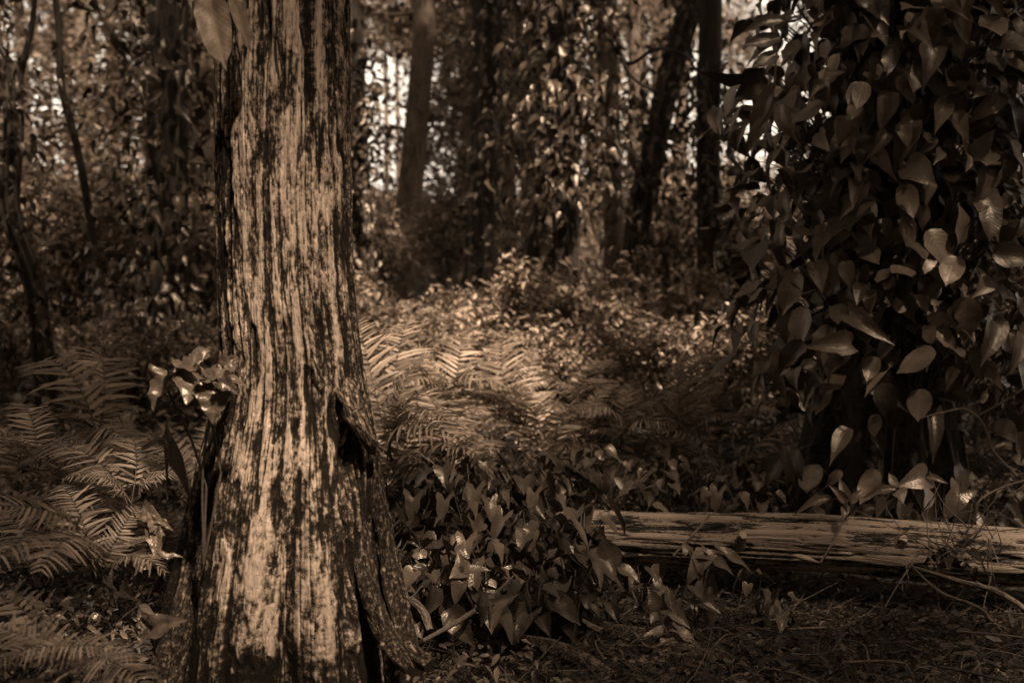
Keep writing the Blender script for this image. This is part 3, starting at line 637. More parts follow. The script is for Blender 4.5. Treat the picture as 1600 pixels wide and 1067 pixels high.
single_arrow(720, 905, 4.35, [(722, 890, 4.35, 716, 862, 4.36, T_HT, .9, (0, -.8, .7), .9), (724, 892, 4.34, 764, 885, 4.33, T_OV, .6, (0, -.7, 1), .9), (720, 894, 4.33, 705, 898, 4.3, T_HT, 1.6, (0, -.7, .8), .95), (722, 896, 4.33, 728, 914, 4.3, T_HT, 1.3, (0, -.9, .6), .9)], 'bright four-leaved sprig low between the trunk and the log')
single_arrow(765, 985, 4.2, [(766, 945, 4.25, 768, 980, 4.18, T_HT, 1.1, (0, -.9, .5), .85), (768, 944, 4.26, 732, 922, 4.3, T_OV2, .7, (-.2, -.8, .6), .5), (772, 944, 4.25, 812, 925, 4.28, T_AR, .6, (.2, -.9, .5), .4)], 'heart-shaped leaf hanging low in front, right of the thin leaning branch')

groups_ap = []
protos = {}
def region_plants(kind, n, xr_, yr_, group, label, ppool, smin=.8, smax=1.25, test=None, lift=0.0):
    k = 0; tries = 0
    while k < n and tries < n * 30:
        tries += 1
        Y = rng.uniform(*yr_); px_ = rng.uniform(*xr_)
        x = (px_ - 800) / F * Y
        if test and not test(px_, x, Y): continue
        src = ppool[rng.integers(len(ppool))]
        o = src if src not in used else copy_tree(src)
        used.add(src)
        tag(o, label, src['category'], group)
        place(o, x, Y, float(ground_z(x, Y)) + lift - .01, rng.uniform(0, 6.28), rng.uniform(smin, smax), (rng.normal(0, .1), rng.normal(0, .1)))
        k += 1
used = set()
pool_ap = [arrow_plant(n, .085, h, .085, label='x', group='x') for n, h in ((5, .19), (4, .14), (6, .22), (3, .16), (5, .25), (6, .15))]
clear = lambda px_, x, Y: not (px_ > 850 and 4.4 < Y < 5.6)
region_plants('a', 95, (620, 1200), (5.5, 6.9), 'arrowhead plants behind the log', 'arrowhead-leaved plant in the dense leafy bank behind the left half of the log', pool_ap, .8, 1.15, clear)
pool_b = [copy_tree(p) for p in pool_ap[:4]]
region_plants('b', 95, (600, 900), (4.35, 5.5), 'arrowhead plants between trunk and log', 'glossy arrowhead-leaved plant in the patch between the trunk foot and the log', pool_b, .8, 1.25)
pool_e = [copy_tree(p) for p in pool_ap[1:4]]
region_plants('e', 12, (860, 1230), (4.45, 4.95), 'low arrowhead plants before the log', 'small low arrowhead-leaved plant on the litter before the log left half', pool_e, .6, .95)
pool_f = [copy_tree(p) for p in pool_ap[:3]]
region_plants('f', 16, (815, 925), (4.9, 5.12), 'arrowhead plants covering the left end of the log', 'arrowhead-leaved plant overlapping the left end of the log', pool_f, 1.1, 1.45)
pool_c = [copy_tree(p) for p in pool_ap[:3]]
region_plants('c', 14, (1180, 1600), (5.7, 6.2), 'arrowhead plants at the foot of the vine tree', 'low arrowhead-leaved plant at the foot of the vine-clad tree', pool_c, .8, 1.1)
pool_d = [copy_tree(p) for p in pool_ap[1:4]]
region_plants('d', 16, (0, 330), (3.6, 6.5), 'arrowhead plants among the left ferns', 'small arrowhead-leaved plant half hidden among the ferns at the left', pool_d, .7, 1.1)

# ------------------------------------------------------------------ ferns
def frond_mesh(L=.75, npair=26, wmax=.13, arch=.9, seed=0):
    r_ = np.random.default_rng(seed); mb = MB()
    t = np.linspace(0, 1, 30); ang = R(72) - arch * 1.5 * t ** 1.2
    ds = L / 29; y = np.concatenate([[0], np.cumsum(np.cos(ang[:-1]) * ds)]); z = np.concatenate([[0], np.cumsum(np.sin(ang[:-1]) * ds)])
    P = np.stack([.02 * np.sin(t * 3), y, z], 1)
    mb.tube(P, np.linspace(.004, .0012, 30), 4, 0, 1, False, .1)
    n = 7; tp = np.linspace(0, 1, n); wp = .5 * np.array([.55, 1, .95, .85, .7, .45, .03])
    for k in range(npair):
        s = .18 + .8 * (k / (npair - 1)); pl = wmax * (math.sin(math.pi * min(1, (s * .93 + .02)) ** .75) ** .7 + .06) * (1.0 if s < .9 else .8)
        idx = s * 29; i0 = int(idx); p = P[i0] + (P[min(29, i0+1)] - P[i0]) * (idx - i0); T = nrm(P[min(29, i0+1)] - P[max(0, i0-1)])
        for sg in (-1, 1):
            if r_.random() < .05: continue
            jl = r_.uniform(.78, 1.08)
            side = np.array([sg, 0, 0.]); d0 = nrm(side + T * (.35 + .35 * s) + r_.normal(0, .12, 3)); nn = nrm(np.cross(T, np.array([1., 0, 0])) * -1); nn = np.array([0, -T[2], T[1]])
            wdt = pl * .035 + .0018; sdv_ = nrm(np.cross(d0, nn))
            c = p + d0 * (tp[:, None] * pl * jl) + T * (.10 * pl * tp[:, None] ** 2) - np.array([0, 0, 1]) * (pl * r_.uniform(.1, .35) * tp[:, None] ** 2)
            wv = wdt * 2 * wp[:, None] * (1 + .22 * (np.arange(n) % 2)[:, None])
            V = np.stack([c - sdv_ * wv + nn * wv * .3, c, c + sdv_ * wv + nn * wv * .3], 1).reshape(-1, 3)
            Fc = [(3*a + b, 3*a + b + 1, 3*a + b + 4, 3*a + b + 3) for a in range(n-1) for b in (0, 1)]
            mb.add(V, Fc, None, r_.uniform(.2, 1))
    return mb
FR = []
for k, (L, npr, wm, ar) in enumerate(((.8, 24, .17, .75), (.7, 22, .15, 1.1), (.9, 26, .18, .9), (.6, 20, .14, 1.3))):
    o = frond_mesh(L, npr, wm, ar, k).build('frond', M['fern']); FR.append(o.data); bpy.data.objects.remove(o)
def frond(parent, me, rz, tilt, s, roll=0):
    o = bpy.data.objects.new('frond', me); C.objects.link(o); o.parent = parent
    o.rotation_euler = (tilt, roll, rz); o.scale = (s, s, s); return o
def fern(x, y, label, group=None, n=8, s=1.0, z=None):
    r_ = thing('fern', label, 'fern', (x, y, (float(ground_z(x, y)) if z is None else z) - .02), group)
    off = rng.uniform(0, 6.28)
    for k in range(n):
        frond(r_, FR[rng.integers(4)], off + 2*math.pi*k/n + rng.uniform(-.3, .3), rng.uniform(-.35, .15), s * rng.uniform(.75, 1.15), rng.uniform(-.25, .25))
    return r_
def pfern(px_, Y, label, n=8, s=1.0, group=None): return fern((px_ - 800) / F * Y, Y, label, group, n, s)
def frond_at(parent_loc, parent, px0, py0, Y0, px1, py1, Y1, me=0, bend=.5, roll=0):
    """one frond from base pixel to tip pixel"""
    a = at(px0, py0, Y0); b = at(px1, py1, Y1)
    V = frond(parent, FR[me], 0, 0, 1)
    # the frond's own chord
    co = np.empty(len(FR[me].vertices) * 3); FR[me].vertices.foreach_get('co', co); co = co.reshape(-1, 3)
    far = co[np.argmax(co[:, 1])]; far = far * [0, 1, 1]
    d = Vector(b - a); f = Vector(far)
    Mt = np.array(frames(np.array([b - a]), np.array([[roll, -.35, 1.0]]))[0]); Ml = frames(np.array([far]), np.array([[0, 0, 1.0]]))[0]
    from mathutils import Matrix
    Rm = Matrix((Mt @ Ml.T).tolist()); sc1 = d.length / f.length
    V.rotation_euler = Rm.to_euler(); V.location = Vector(a) - Vector(parent_loc); V.scale = (sc1,) * 3
    return V
# bottom left: big near ferns, fronds placed one by one
nf = thing('fern', 'large fern with wide overlapping fronds at the bottom left, nearest the camera', 'fern', tuple(at(160, 905, 3.6)))
for a in ((165, 905, 3.65, 25, 775, 3.5, 0, -.5), (170, 900, 3.6, -40, 800, 3.3, 2, .3), (150, 905, 3.6, 215, 790, 3.7, 1, .4), (160, 910, 3.6, -30, 905, 3.2, 1, .0), (160, 905, 3.6, 60, 900, 3.1, 2, .2), (165, 905, 3.6, 262, 900, 3.5, 3, .3), (150, 900, 3.7, 90, 760, 4.0, 0, 0), (168, 905, 3.6, 250, 850, 3.9, 2, -.2)):
    frond_at(nf.location, nf, *a[:6], a[6], roll=a[7])
nf2 = thing('fern', 'low fern with flat fronds along the very bottom left corner', 'fern', tuple(at(120, 1100, 3.1)))
for a in ((190, 1050, 3.2, -20, 1045, 3.0, 2, 0), (60, 1060, 3.2, 212, 1030, 3.1, 1, 0), (150, 1080, 3.1, -60, 985, 3.2, 0, .1), (100, 1070, 3.2, -40, 950, 3.4, 3, 0), (120, 1060, 3.2, 240, 1085, 2.9, 2, 0)):
    frond_at(nf2.location, nf2, *a[:6], a[6], roll=a[7])
nf3 = thing('fern', 'fern with narrow curved fronds just above the large bottom left fern', 'fern', tuple(at(190, 800, 4.3)))
for a in ((205, 790, 4.3, 95, 752, 4.2, 1, 0), (200, 790, 4.3, 130, 715, 4.5, 0, .3), (205, 785, 4.3, 50, 718, 4.6, 2, .2), (210, 785, 4.3, 300, 740, 4.3, 1, 0), (205, 790, 4.3, 190, 700, 4.6, 3, .3), (215, 780, 4.3, 280, 700, 4.5, 0, -.2)):
    frond_at(nf3.location, nf3, *a[:6], a[6], roll=a[7])
# mid ferns one by one
for i_, (px_, Y, s, n, lb) in enumerate(((60, 5.2, .6, 8, 'fern with pale upper fronds at the left edge, above the narrow-fronded fern'), (150, 6.2, .85, 8, 'fern with a feathery frond rising to a point left of the crumpled plant'),
        (240, 5.4, .75, 8, 'fern directly behind the crumpled plant left of the trunk'), (20, 7.0, .85, 8, 'fern farther back at the left edge'), (300, 6.6, .8, 7, 'fern close behind the left side of the main trunk'),
        (590, 6.4, .95, 10, 'pale bright fern right beside the main trunk at mid height'), (640, 7.4, .9, 9, 'fern with arching fronds behind the bright fern at the trunk'), (720, 8.3, .85, 9, 'fern with dark-centred fronds in the middle distance, left of centre'),
        (860, 7.6, .95, 9, 'fern with a tall comb-like frond arching left at the centre'), (930, 8.4, .8, 8, 'fern just right of the comb-like fern at the centre'), (1070, 7.8, .95, 8, 'pale upright fern in front of the right far clearing'),
        (1000, 6.9, .8, 8, 'low fern behind the leafy bank, right of centre'), (800, 6.7, .75, 8, 'low fern behind the leafy bank at the centre'), (1140, 7.0, .8, 8, 'fern at the left edge of the vine leaves'),
        (1010, 10.5, .9, 8, 'small distant fern above the pale upright fern'), (560, 9.0, .9, 8, 'distant fern peeping out right of the trunk'), (1160, 9.0, .8, 8, 'distant fern low between the far clearing and the vine leaves'), (700, 6.3, .8, 8, 'fern overhanging the leafy bank right of the bright fern'))):
    pfern(px_, Y, lb, n, s)
fr = thing('fern', 'fern whose single large frond arches over at the centre of the picture', 'fern', tuple(at(905, 690, 7.0)))
frond_at(fr.location, fr, 915, 675, 7.0, 822, 578, 6.9, 2, roll=.5); frond_at(fr.location, fr, 915, 675, 7.0, 960, 600, 7.1, 1, roll=-.2); frond_at(fr.location, fr, 915, 675, 7.0, 860, 640, 6.6, 0)
for cx_, cy_, cY, lb, tips in ((610, 720, 6.0, 'bright fern with long combed fronds fanning out right of the main trunk', ((705, 600, 5.7, 2), (700, 660, 5.6, 1), (560, 500, 6.4, 0), (640, 500, 6.5, 2), (560, 600, 5.8, 1), (665, 550, 6.1, 0), (720, 690, 5.6, 3))),
        (690, 660, 7.4, 'fern whose fronds arch left and right above the bright combed fern', ((770, 555, 7.2, 0), (640, 535, 7.4, 2), (600, 560, 7.1, 1), (720, 520, 7.8, 1), (790, 610, 7.0, 3), (625, 610, 7.0, 3))),
        (800, 680, 7.8, 'upright fern with thin fronds left of the arching frond at the centre', ((760, 560, 7.6, 1), (835, 545, 8.0, 0), (790, 530, 8.2, 3), (735, 600, 7.4, 2), (860, 600, 7.5, 1))),
        (1070, 700, 7.2, 'pale fern standing upright right of centre, below the far clearing', ((1065, 560, 7.4, 1), (1010, 600, 7.0, 0), (1130, 600, 7.2, 2), (1100, 555, 7.6, 3), (1000, 650, 6.8, 1), (1150, 650, 6.9, 0))),
        (965, 700, 6.9, 'fern with low fronds sweeping right of the arching frond at the centre', ((1040, 620, 6.8, 2), (990, 590, 7.1, 0), (1060, 670, 6.6, 1), (900, 650, 6.6, 3))),
        (150, 700, 5.6, 'fern with one combed frond pointing up, left of the crumpled plant', ((125, 575, 6.3, 1), (165, 620, 6.0, 1), (60, 640, 5.4, 2), (230, 640, 5.5, 0), (215, 700, 5.2, 2), (40, 590, 6.0, 3))),
        (60, 730, 4.9, 'fern spreading flat fronds at the left edge, below the upward pointing frond', ((-50, 670, 4.8, 2), (20, 640, 5.2, 1), (130, 690, 4.7, 0), (-40, 720, 4.6, 1), (120, 735, 4.5, 2)))):
    r_ = thing('fern', lb, 'fern', tuple(at(cx_, cy_, cY)))
    for tp_ in tips: frond_at(r_.location, r_, cx_ + rng.uniform(-6, 6), cy_, cY, *tp_[:3], tp_[3], roll=rng.uniform(-.5, .5))
for k in range(26):
    px_ = rng.choice([rng.uniform(-60, 330), rng.uniform(560, 1180)], p=[.45, .55]); Y = rng.uniform(9, 15)
    pfern(px_, Y, 'distant fern blurred into the undergrowth between the far trees', 6, rng.uniform(.75, 1.0), 'distant ferns in the undergrowth')

# ------------------------------------------------------------------ undergrowth carpet (uncountable)
mb = MB()
n = 84000; Y = rng.uniform(6.3, 24, n); px_ = rng.uniform(-500, 2150, n); x = (px_ - 800) / F * Y
hh = .30 + .22 * vnoise(x * 1.1, Y * 1.1, 5) + .1 * vnoise(x * 3, Y * 3, 2); hh = np.maximum(hh, .05) * (.35 + .65 * ss(7.5, 10.5, Y))
P = np.stack([x, Y, ground_z(x, Y) + hh * rng.random(n) ** .45], 1)
leaf_cloud(mb, P, .062, T_SM, .9, .1)
tag(mb.build('undergrowth', M['leaf_under']), 'carpet of small-leaved plants covering the forest floor in the middle distance', 'undergrowth', kind='stuff')
mb = MB()
n = 24000; Y = rng.uniform(3.2, 6.6, n); px_ = rng.uniform(-500, 2150, n); x = (px_ - 800) / F * Y
hh = .02 + .16 * np.clip(vnoise(x * 1.8, Y * 1.8, 5), 0, 1) * np.where(px_ < 860, 1.4, .35)
P = np.stack([x, Y, ground_z(x, Y) + hh * rng.random(n)], 1)
leaf_cloud(mb, P, .035, T_SM, .9, .1)
tag(mb.build('ground_cover', M['leaf_low']), 'tiny low leaves scattered over the near forest floor', 'ground cover', kind='stuff')
# litter
mb = MB(); n = 22000; Y = rng.uniform(2.6, 7, n); x = (rng.uniform(-500, 2150, n) - 800) / F * Y
P = np.stack([x, Y, ground_z(x, Y) + rng.uniform(.0, .03, n)], 1); leaf_cloud(mb, P, .04, T_SM, 1.2, 0)
tag(mb.build('leaf_litter', M['litter']), 'dead leaves and crumbs of bark covering the near ground', 'leaf litter', kind='stuff')
mb = MB(); n = 2600; Y = rng.uniform(3.3, 5.6, n); px_ = rng.uniform(620, 1700, n); x = (px_ - 800) / F * Y
for k in range(n):
    p0 = np.array([x[k], Y[k], float(ground_z(x[k], Y[k])) + rng.uniform(.0, .035)]); a = rng.uniform(0, 6.28); ln = rng.uniform(.03, .14) if k > 260 else rng.uniform(.15, .4)
    d = np.array([math.cos(a), math.sin(a), rng.normal(.08, .22)]) * ln
    mb.tube(smooth_path([p0, p0 + d*.5 + rvec(1, .008)[0], p0 + d], 4), np.array([.9, 1, .8, .4]) * rng.uniform(.0008, .0024), 3, 0, 1, False, rng.random())
tag(mb.build('fallen_twigs', M['twig']), 'criss-crossing thin dry twigs and needles littering the ground in front of the log', 'twigs', kind='stuff')
mb = MB(); n = 1500; Y = rng.uniform(3.6, 5.0, n); px_ = rng.uniform(620, 1650, n); x = (px_ - 800) / F * Y
for k in range(n):
    p0 = np.array([x[k], Y[k], float(ground_z(x[k], Y[k]))]); d = np.array([rng.normal(0, .4), rng.normal(0, .3), 1]) * rng.uniform(.03, .11)
    mb.tube(smooth_path([p0, p0 + d*.55, p0 + d + np.array([d[0], d[1], -.02])], 4), np.array([1, .9, .6, .15]) * .0016, 3, 0, 1, False, rng.random())
tag(mb.build('grass', M['litter']), 'thin sparse grass blades in the near ground litter', 'grass', kind='stuff')

# pennyworts
def penny(label, group):
    r_ = thing('pennywort', label, 'plant', (0, 0, 0), group)
    a = np.linspace(0, 2*math.pi, 17)[:-1]; V = [(0, 0, -.06)]; 
    for rr_ in (.25, .5):
        for q_ in a: V.append((rr_ * math.cos(q_) * (1 + .06*math.cos(q_*8)), rr_ * math.sin(q_) * (1 + .06*math.cos(q_*8)), .05 * rr_ * math.cos(q_*4)))
    T3 = [(0, 1+k, 1+(k+1) % 16) for k in range(16)]; Q4 = [(1+k, 17+k, 17+(k+1) % 16, 1+(k+1) % 16) for k in range(16)]
    m_ = MB(); V = np.array(V); V[:, 2] += 1.0; U_ = V[:, :2] + [0, .5]
    m_.add(V * .045 , T3, U_); m_.add(V * .045, Q4, U_); o = m_.build('leaf', M['penny'], r_)
    ms = MB(); ms.tube(np.array([(0, 0, -.03), (.002, 0, .02), (0, 0, .0425)]), .0015, 4); ms.build('stem', M['stem'], r_)
    return r_
pp = penny('small round-leaved pennywort on the dark litter at the bottom right', 'pennyworts at the bottom right')
for k, (px_, py_) in enumerate(((1440, 1012), (1456, 1016), (1447, 1031), (1457, 1052), (1486, 1058), (1494, 1035), (1503, 1006), (1519, 1010), (1530, 1050), (1572, 1000), (1470, 975), (1500, 972), (1525, 1030), (1482, 988), (1515, 1046), (1560, 1030), (1425, 1048))):
    o = pp if k == 0 else copy_tree(pp)
    Y = 1.3 * F / (py_ - 370) * .985; x = (px_ - 800) / F * Y
    place(o, x, Y, float(ground_z(x, Y)) + .015, rng.uniform(0, 6), rng.uniform(.75, 1.25), (rng.normal(-.1, .15) + .2, rng.normal(0, .15)))

# ------------------------------------------------------------------ middle trees
def path_tree(name, label, pts, Y, rs, mat='bark_dark', group=None, crown_=None, n=60, sides=24, amp=.12, extra=None):
    """trunk follows photo-pixel points at depth Y; rises on above the frame"""
    P_ = [at(px, py_, Y) for px, py_ in pts]; b = P_[0].copy(); b[2] = float(ground_z(b[0], Y)) - .05
    r_ = thing(name, label, 'tree', tuple(b), group)
    P_ = [b] + P_[1:]
    P_.append(P_[-1] + (P_[-1] - P_[-2]) / np.linalg.norm(P_[-1] - P_[-2]) * 3.0 * np.array([.5, .5, 1]))
    mb = MB(); pth = smooth_path([p - b for p in P_], n); rs_ = np.interp(np.linspace(0, 1, n), np.linspace(0, 1, len(rs)), rs)
    mb.tube(pth, rs_, sides, amp, 6, True); mb.build('trunk', M[mat], r_)
    if extra:
        for e, er in extra:
            mb = MB(); tpr(mb, [at(*p, Y) - b if len(p) == 2 else at(*p) - b for p in e], er, er * .4, 24, 8, .2, 8)
            mb.build('limb', M[mat], r_)
    if crown_: crown(r_, pth[-1] + np.array([0, 0, .3]), *crown_)
    return r_, pth, b, rs_
def vine_on(pth, b, rs_, z0, z1, n, size, r_in, r_out, label, T=(T_PT, T_PT2, T_PT3), mat='leaf_vine', dens=None, petiole=False, front=.3):
    v = thing('climbing_vine', label, 'vine', tuple(b))
    mb = MB(); zs = pth[:, 2]
    pf = lambda z: (np.interp(z, zs, pth[:, 0]), np.interp(z, zs, pth[:, 1]), np.interp(z, zs, rs_))
    vine_cover(mb, None, pf, z0, z1, n, size, r_in, r_out, T, dens, (0, 1), front)
    mb.build('foliage', M[mat], v)
    ms = MB()
    for k in range(3):
        zz_ = np.linspace(.05, z1, 40); x_, y_, r2 = pf(zz_); a = -1.57 + (k-1) * 1.1 + .4 * np.sin(zz_ * 1.5 + k)
        ms.tube(np.stack([x_ + (r2 + .01) * np.cos(a), y_ + (r2 + .01) * np.sin(a), zz_], 1), .012, 5)
    ms.build('stem', M['stem'], v)
    return v
D_ = {}
t1 = path_tree('tree', 'dark straight trunk left of the main trunk, wrapped in vine leaves lower down', [(262, 600), (260, 400), (262, 200), (264, 0), (266, -100)], 10, [.16, .14, .13, .125, .12, .1], crown_=(1.8, 1., 450, .3))
vine_on(*t1[1:], .1, 2.6, 1300, .105, .03, .34, 'vine with drooping leaves round the dark straight trunk at the left', dens=lambda z: .25 + .75 * ss(2.3, 1.2, z))
vine_on(*t1[1:], 1.9, 4.2, 420, .11, .1, .62, 'leafy vine shoots hanging left of the dark straight trunk near the top')
t2 = path_tree('tree', 'thin dark crooked tree at the far left edge', [(75, 560), (50, 430), (18, 330), (24, 200), (20, 130), (-30, 40)], 9, [.07, .06, .055, .05, .04, .035, .03], extra=[(((24, 200), (32, 120), (50, 40), (56, -20)), .035), (((20, 140), (-20, 60), (-40, 0)), .03)], crown_=(1.5, .8, 900, .2))
vine_on(*t2[1:], .2, 4.0, 900, .08, .02, .30, 'fine vine leaves smothering the thin crooked tree at the far left edge')
t3 = path_tree('tree', 'slender dark sapling with a bend, between the left edge and the dark straight trunk', [(160, 560), (140, 340), (118, 220), (95, 130), (92, 40), (80, -40)], 10.5, [.03, .03, .028, .022, .018, .014, .01], crown_=(1.0, .6, 500, .15))
t4 = path_tree('tree', 'bare smooth trunk leaning right beside the bright gap, right of the main trunk', [(630, 500), (630, 420), (641, 300), (652, 180), (662, 60), (668, -60)], 16, [.15, .14, .125, .12, .115, .11, .09], 'bark_mid', extra=[(((666, 22), (640, 22), (600, 24), (545, 22)), .03)], crown_=(2.2, 1.2, 1500, .25))
t5 = path_tree('tree', 'dark upright trunk with leaves on both sides, left of centre', [(752, 520), (752, 360), (757, 200), (762, 60), (764, -60)], 13.5, [.17, .14, .13, .12, .12, .1], crown_=(1.8, 1., 450, .3))
vine_on(*t5[1:], .3, 4.3, 1500, .09, .02, .36, 'leafy vine bushing out from the dark upright trunk left of centre', dens=lambda z: .3 + .7*vnoise(z*1.7, 3)**2 + .3)
t6 = path_tree('tree', 'leafy trunk in the middle of the picture with two dark leaning stems below', [(884, 520), (884, 380), (880, 260), (878, 120), (880, -40)], 11, [.11, .10, .10, .10, .10, .09], extra=[(((830, 400), (850, 300), (868, 200)), .07)], crown_=(1.8, 1., 450, .3))
vine_on(*t6[1:], 1.2, 3.8, 1700, .105, .04, .46, 'heavy skirt of vine leaves hanging round the central trunk', dens=lambda z: .45 + .55*ss(1.2, 1.9, z))
t7 = path_tree('tree', 'pale-edged trunk just right of the central leafy trunk', [(958, 480), (958, 340), (955, 250), (950, 100), (948, -50)], 13, [.10, .09, .09, .085, .08, .07], 'bark_mid', crown_=(1.8, 1., 1500, .3))
t8 = path_tree('tree', 'dark trunk leaning right toward the upper gap, right of centre', [(985, 470), (1000, 330), (1022, 230), (1050, 110), (1080, 10), (1100, -60)], 12.5, [.13, .11, .10, .09, .085, .08, .06], crown_=(2., 1.2, 1800, .3))
vine_on(*t8[1:], 1.3, 3.6, 650, .095, .03, .32, 'vine leaves covering the trunk that leans right, right of centre')
t9 = path_tree('tree', 'straight dark trunk standing between the bright gap and the large vine leaves', [(1108, 500), (1108, 380), (1106, 250), (1108, 150), (1110, 30), (1112, -60)], 12, [.12, .10, .095, .09, .09, .085, .07], crown_=(1.6, .8, 1000, .3))
vine_on(*t9[1:], .3, 2.6, 700, .085, .01, .22, 'sparse vine leaves on the straight dark trunk beside the large vine leaves')
t10 = path_tree('tree', 'dark trunk with leaves just behind the right side of the main trunk', [(568, 520), (566, 380), (560, 250), (556, 120), (552, -50)], 12.5, [.10, .09, .08, .08, .07, .06], crown_=(1.6, .8, 1000, .25))
vine_on(*t10[1:], .2, 3.2, 900, .09, .02, .19, 'dark vine leaves in a column just right of the main trunk', dens=lambda z: ss(3.2, 2.4, z) * .8 + .2)
t11 = path_tree('tree', 'dark trunk at the right edge behind the large vine leaves', [(1570, 620), (1565, 400), (1560, 200), (1562, 0), (1562, -60)], 8.6, [.12, .11, .1, .1, .1, .09], crown_=(2.2, 1.2, 2600, .3))
vine_on(*t11[1:], .3, 3.2, 1500, .12, .02, .55, 'darker vine leaves on the trunk at the right edge')
# leaves hanging in the upper background (small-leaf trees)
ground_branch('liana', [(955, 70, 11.5), (985, 100, 11.3), (1025, 78, 11.2), (1065, 85, 11.2), (1098, 128, 11.2), (1110, 160, 11.3)], [.012, .014, .014, .013, .012, .01], 'bark_dark', 'dark liana arching between the trunks at the upper right of centre', 'liana', n=50, sides=6)
ground_branch('liana', [(935, 40, 10.8), (965, 80, 10.8), (985, 118, 10.8), (1035, 150, 10.8)], [.012, .014, .013, .008], 'bark_dark', 'thin dark branch sloping down right from the central leafy trunk', 'liana', n=40, sides=6)
# big dark leaf near the top of the right vine
bl = thing('hanging_vine', 'dark rolled leaves jutting left from the vine tree against the bright gap', 'vine', tuple(at(1200, 100, 5.9)))
for a in ((1195, 105, 5.9, 1108, 142, 5.9, T_OV2, .55, (.2, -.6, -.7), .05), (1225, 35, 5.9, 1172, 30, 5.85, T_OV2, .6, (0, -.8, .6), .1), (1220, 60, 5.9, 1165, 65, 5.85, T_OV, .6, (0, -.9, .4), .2), (1215, 85, 5.9, 1180, 100, 5.85, T_OV, .8, (0, -.9, .5), .2), (1210, 130, 5.9, 1165, 215, 5.9, T_OV, .4, (-.5, -.9, .2), .2), (1205, 170, 5.9, 1160, 240, 5.9, T_OV, .4, (-.5, -.9, .2), .3)):
    mb = MB(); leaf_obj(mb, *a[:6], a[6], a[7], a[8], a[9], bl.location); mb.build('leaf', M['leaf_big'], bl)
mb = MB(); tpr(mb, [at(1205, 20, 6.0) - np.array(bl.location), at(1212, 100, 5.92) - np.array(bl.location), at(1205, 180, 5.95) - np.array(bl.location)], .006, .004, 12, 5, 0); mb.build('stem', M['stem'], bl)

# ------------------------------------------------------------------ shrubs
def shrub_proto(n, rx, h, size, mat='leaf_small', seed=0, stems=7):
    r_ = thing('shrub', 'x', 'shrub', (0, 0, 0), 'x')
    ms = MB(); ml = MB(); tips = []
    for k in range(stems):
        a = rng.uniform(0, 6.28); q_ = rng.uniform(.3, 1) * rx
        tip = np.array([q_*math.cos(a), q_*math.sin(a), h * rng.uniform(.6, 1)])
        mid = np.array([tip[0]*.35, tip[1]*.35, tip[2]*.75]); P_ = smooth_path([np.zeros(3), mid, tip + np.array([tip[0]*.3, tip[1]*.3, -.05])], 14)
        ms.tube(P_, np.linspace(.012, .003, 14), 5, 0, 1, False)
        for q2 in range(6, 14):
            for s2 in range(3):
                e = P_[q2] + rvec(1, rx * .22)[0]; tips.append((P_[q2], e)); ms.tube(np.array([P_[q2], (P_[q2] + e)/2 + [0, 0, .03], e]), .002, 3, 0, 1, False)
    tips_e = np.array([t_[1] for t_ in tips]); tips_b = np.array([t_[0] for t_ in tips])
    k = rng.integers(0, len(tips), n); f_ = rng.random((n, 1)) ** .6
    P_ = tips_b[k] * (1-f_) + tips_e[k] * f_ + rng.normal(0, .035, (n, 3))
    leaf_cloud(ml, P_, size, T_SM, .8, .25)
    ml.build('foliage', M[mat], r_); ms.build('stems', M['stem'], r_)
    return r_
sp = [shrub_proto(2600, .40, .90, .055), shrub_proto(2200, .45, .68, .05), shrub_proto(2800, .38, 1.1, .055)]
shr = [(1050, 9.8, 0, 1.15, 'rounded shrub below the far clearing, right of the low broad shrub'), (760, 9.0, 1, 1.1, 'low leafy shrub left of the rounded pale-leaved shrub'), (680, 9.6, 1, 1.15, 'low leafy shrub behind the arching ferns right of the main trunk'), (1130, 8.8, 1, 1.15, 'low leafy shrub just left of the big vine'), (860, 11.5, 2, 1.1, 'tall shrub behind the foot of the central trunk'), (800, 9.8, 0, 1.2, 'rounded pale-leaved shrub arching left of the central trunk foot'), (950, 10.2, 0, 1.25, 'rounded shrub with glinting leaves right of the central trunk foot'), (855, 9.0, 1, 1.0, 'low shrub in front of the central trunk foot'),
       (930, 8.6, 1, 1.0, 'spreading low shrub below the glinting shrub right of centre'), (990, 9.2, 1, 1.1, 'low broad shrub in front of the far clearing'), (700, 11.0, 1, 1.0, 'low shrub at the foot of the dark upright trunk left of centre'),
       (1040, 14, 2, 1.4, 'tall bright shrub filling the far clearing right of centre'), (1150, 12.5, 2, 1.3, 'tall shrub between the straight dark trunk and the vine leaves'), (1075, 17, 2, 1.7, 'pale shrub at the back of the far clearing'),
       (110, 11, 2, 1.5, 'tall shrub with glints at the left, in front of the slender sapling'), (190, 12.5, 2, 1.6, 'bushy shrub behind the sapling at the left'), (30, 11.5, 2, 1.4, 'dark tall shrub behind the crooked tree at the left edge'),
       (320, 12, 2, 1.4, 'leafy shrub seen between the dark straight trunk and the main trunk'), (330, 9, 1, 1.0, 'dark low shrub close to the left side of the main trunk'), (600, 14, 2, 1.2, 'leafy shrub right of the main trunk under the bright gap'),
       (690, 15, 2, 1.4, 'leafy shrub right of the leaning bare trunk'), (560, 10.5, 0, 1.0, 'dark shrub touching the right outline of the main trunk'), (-10, 9.5, 1, 1.2, 'low dark shrub at the very left edge'), (210, 9, 1, 1.0, 'low dark shrub at the foot of the dark straight trunk'),
       (1220, 8.4, 0, 1.1, 'small-leaved shrub behind the left edge of the big vine'), (1530, 8, 2, 1.1, 'dark shrub right of the big vine tree'), (1600, 7.4, 0, 1.0, 'dark shrub at the right edge above the log'), (1170, 10, 0, 1.2, 'small-leaved shrub low beside the far clearing')]
fst = set()
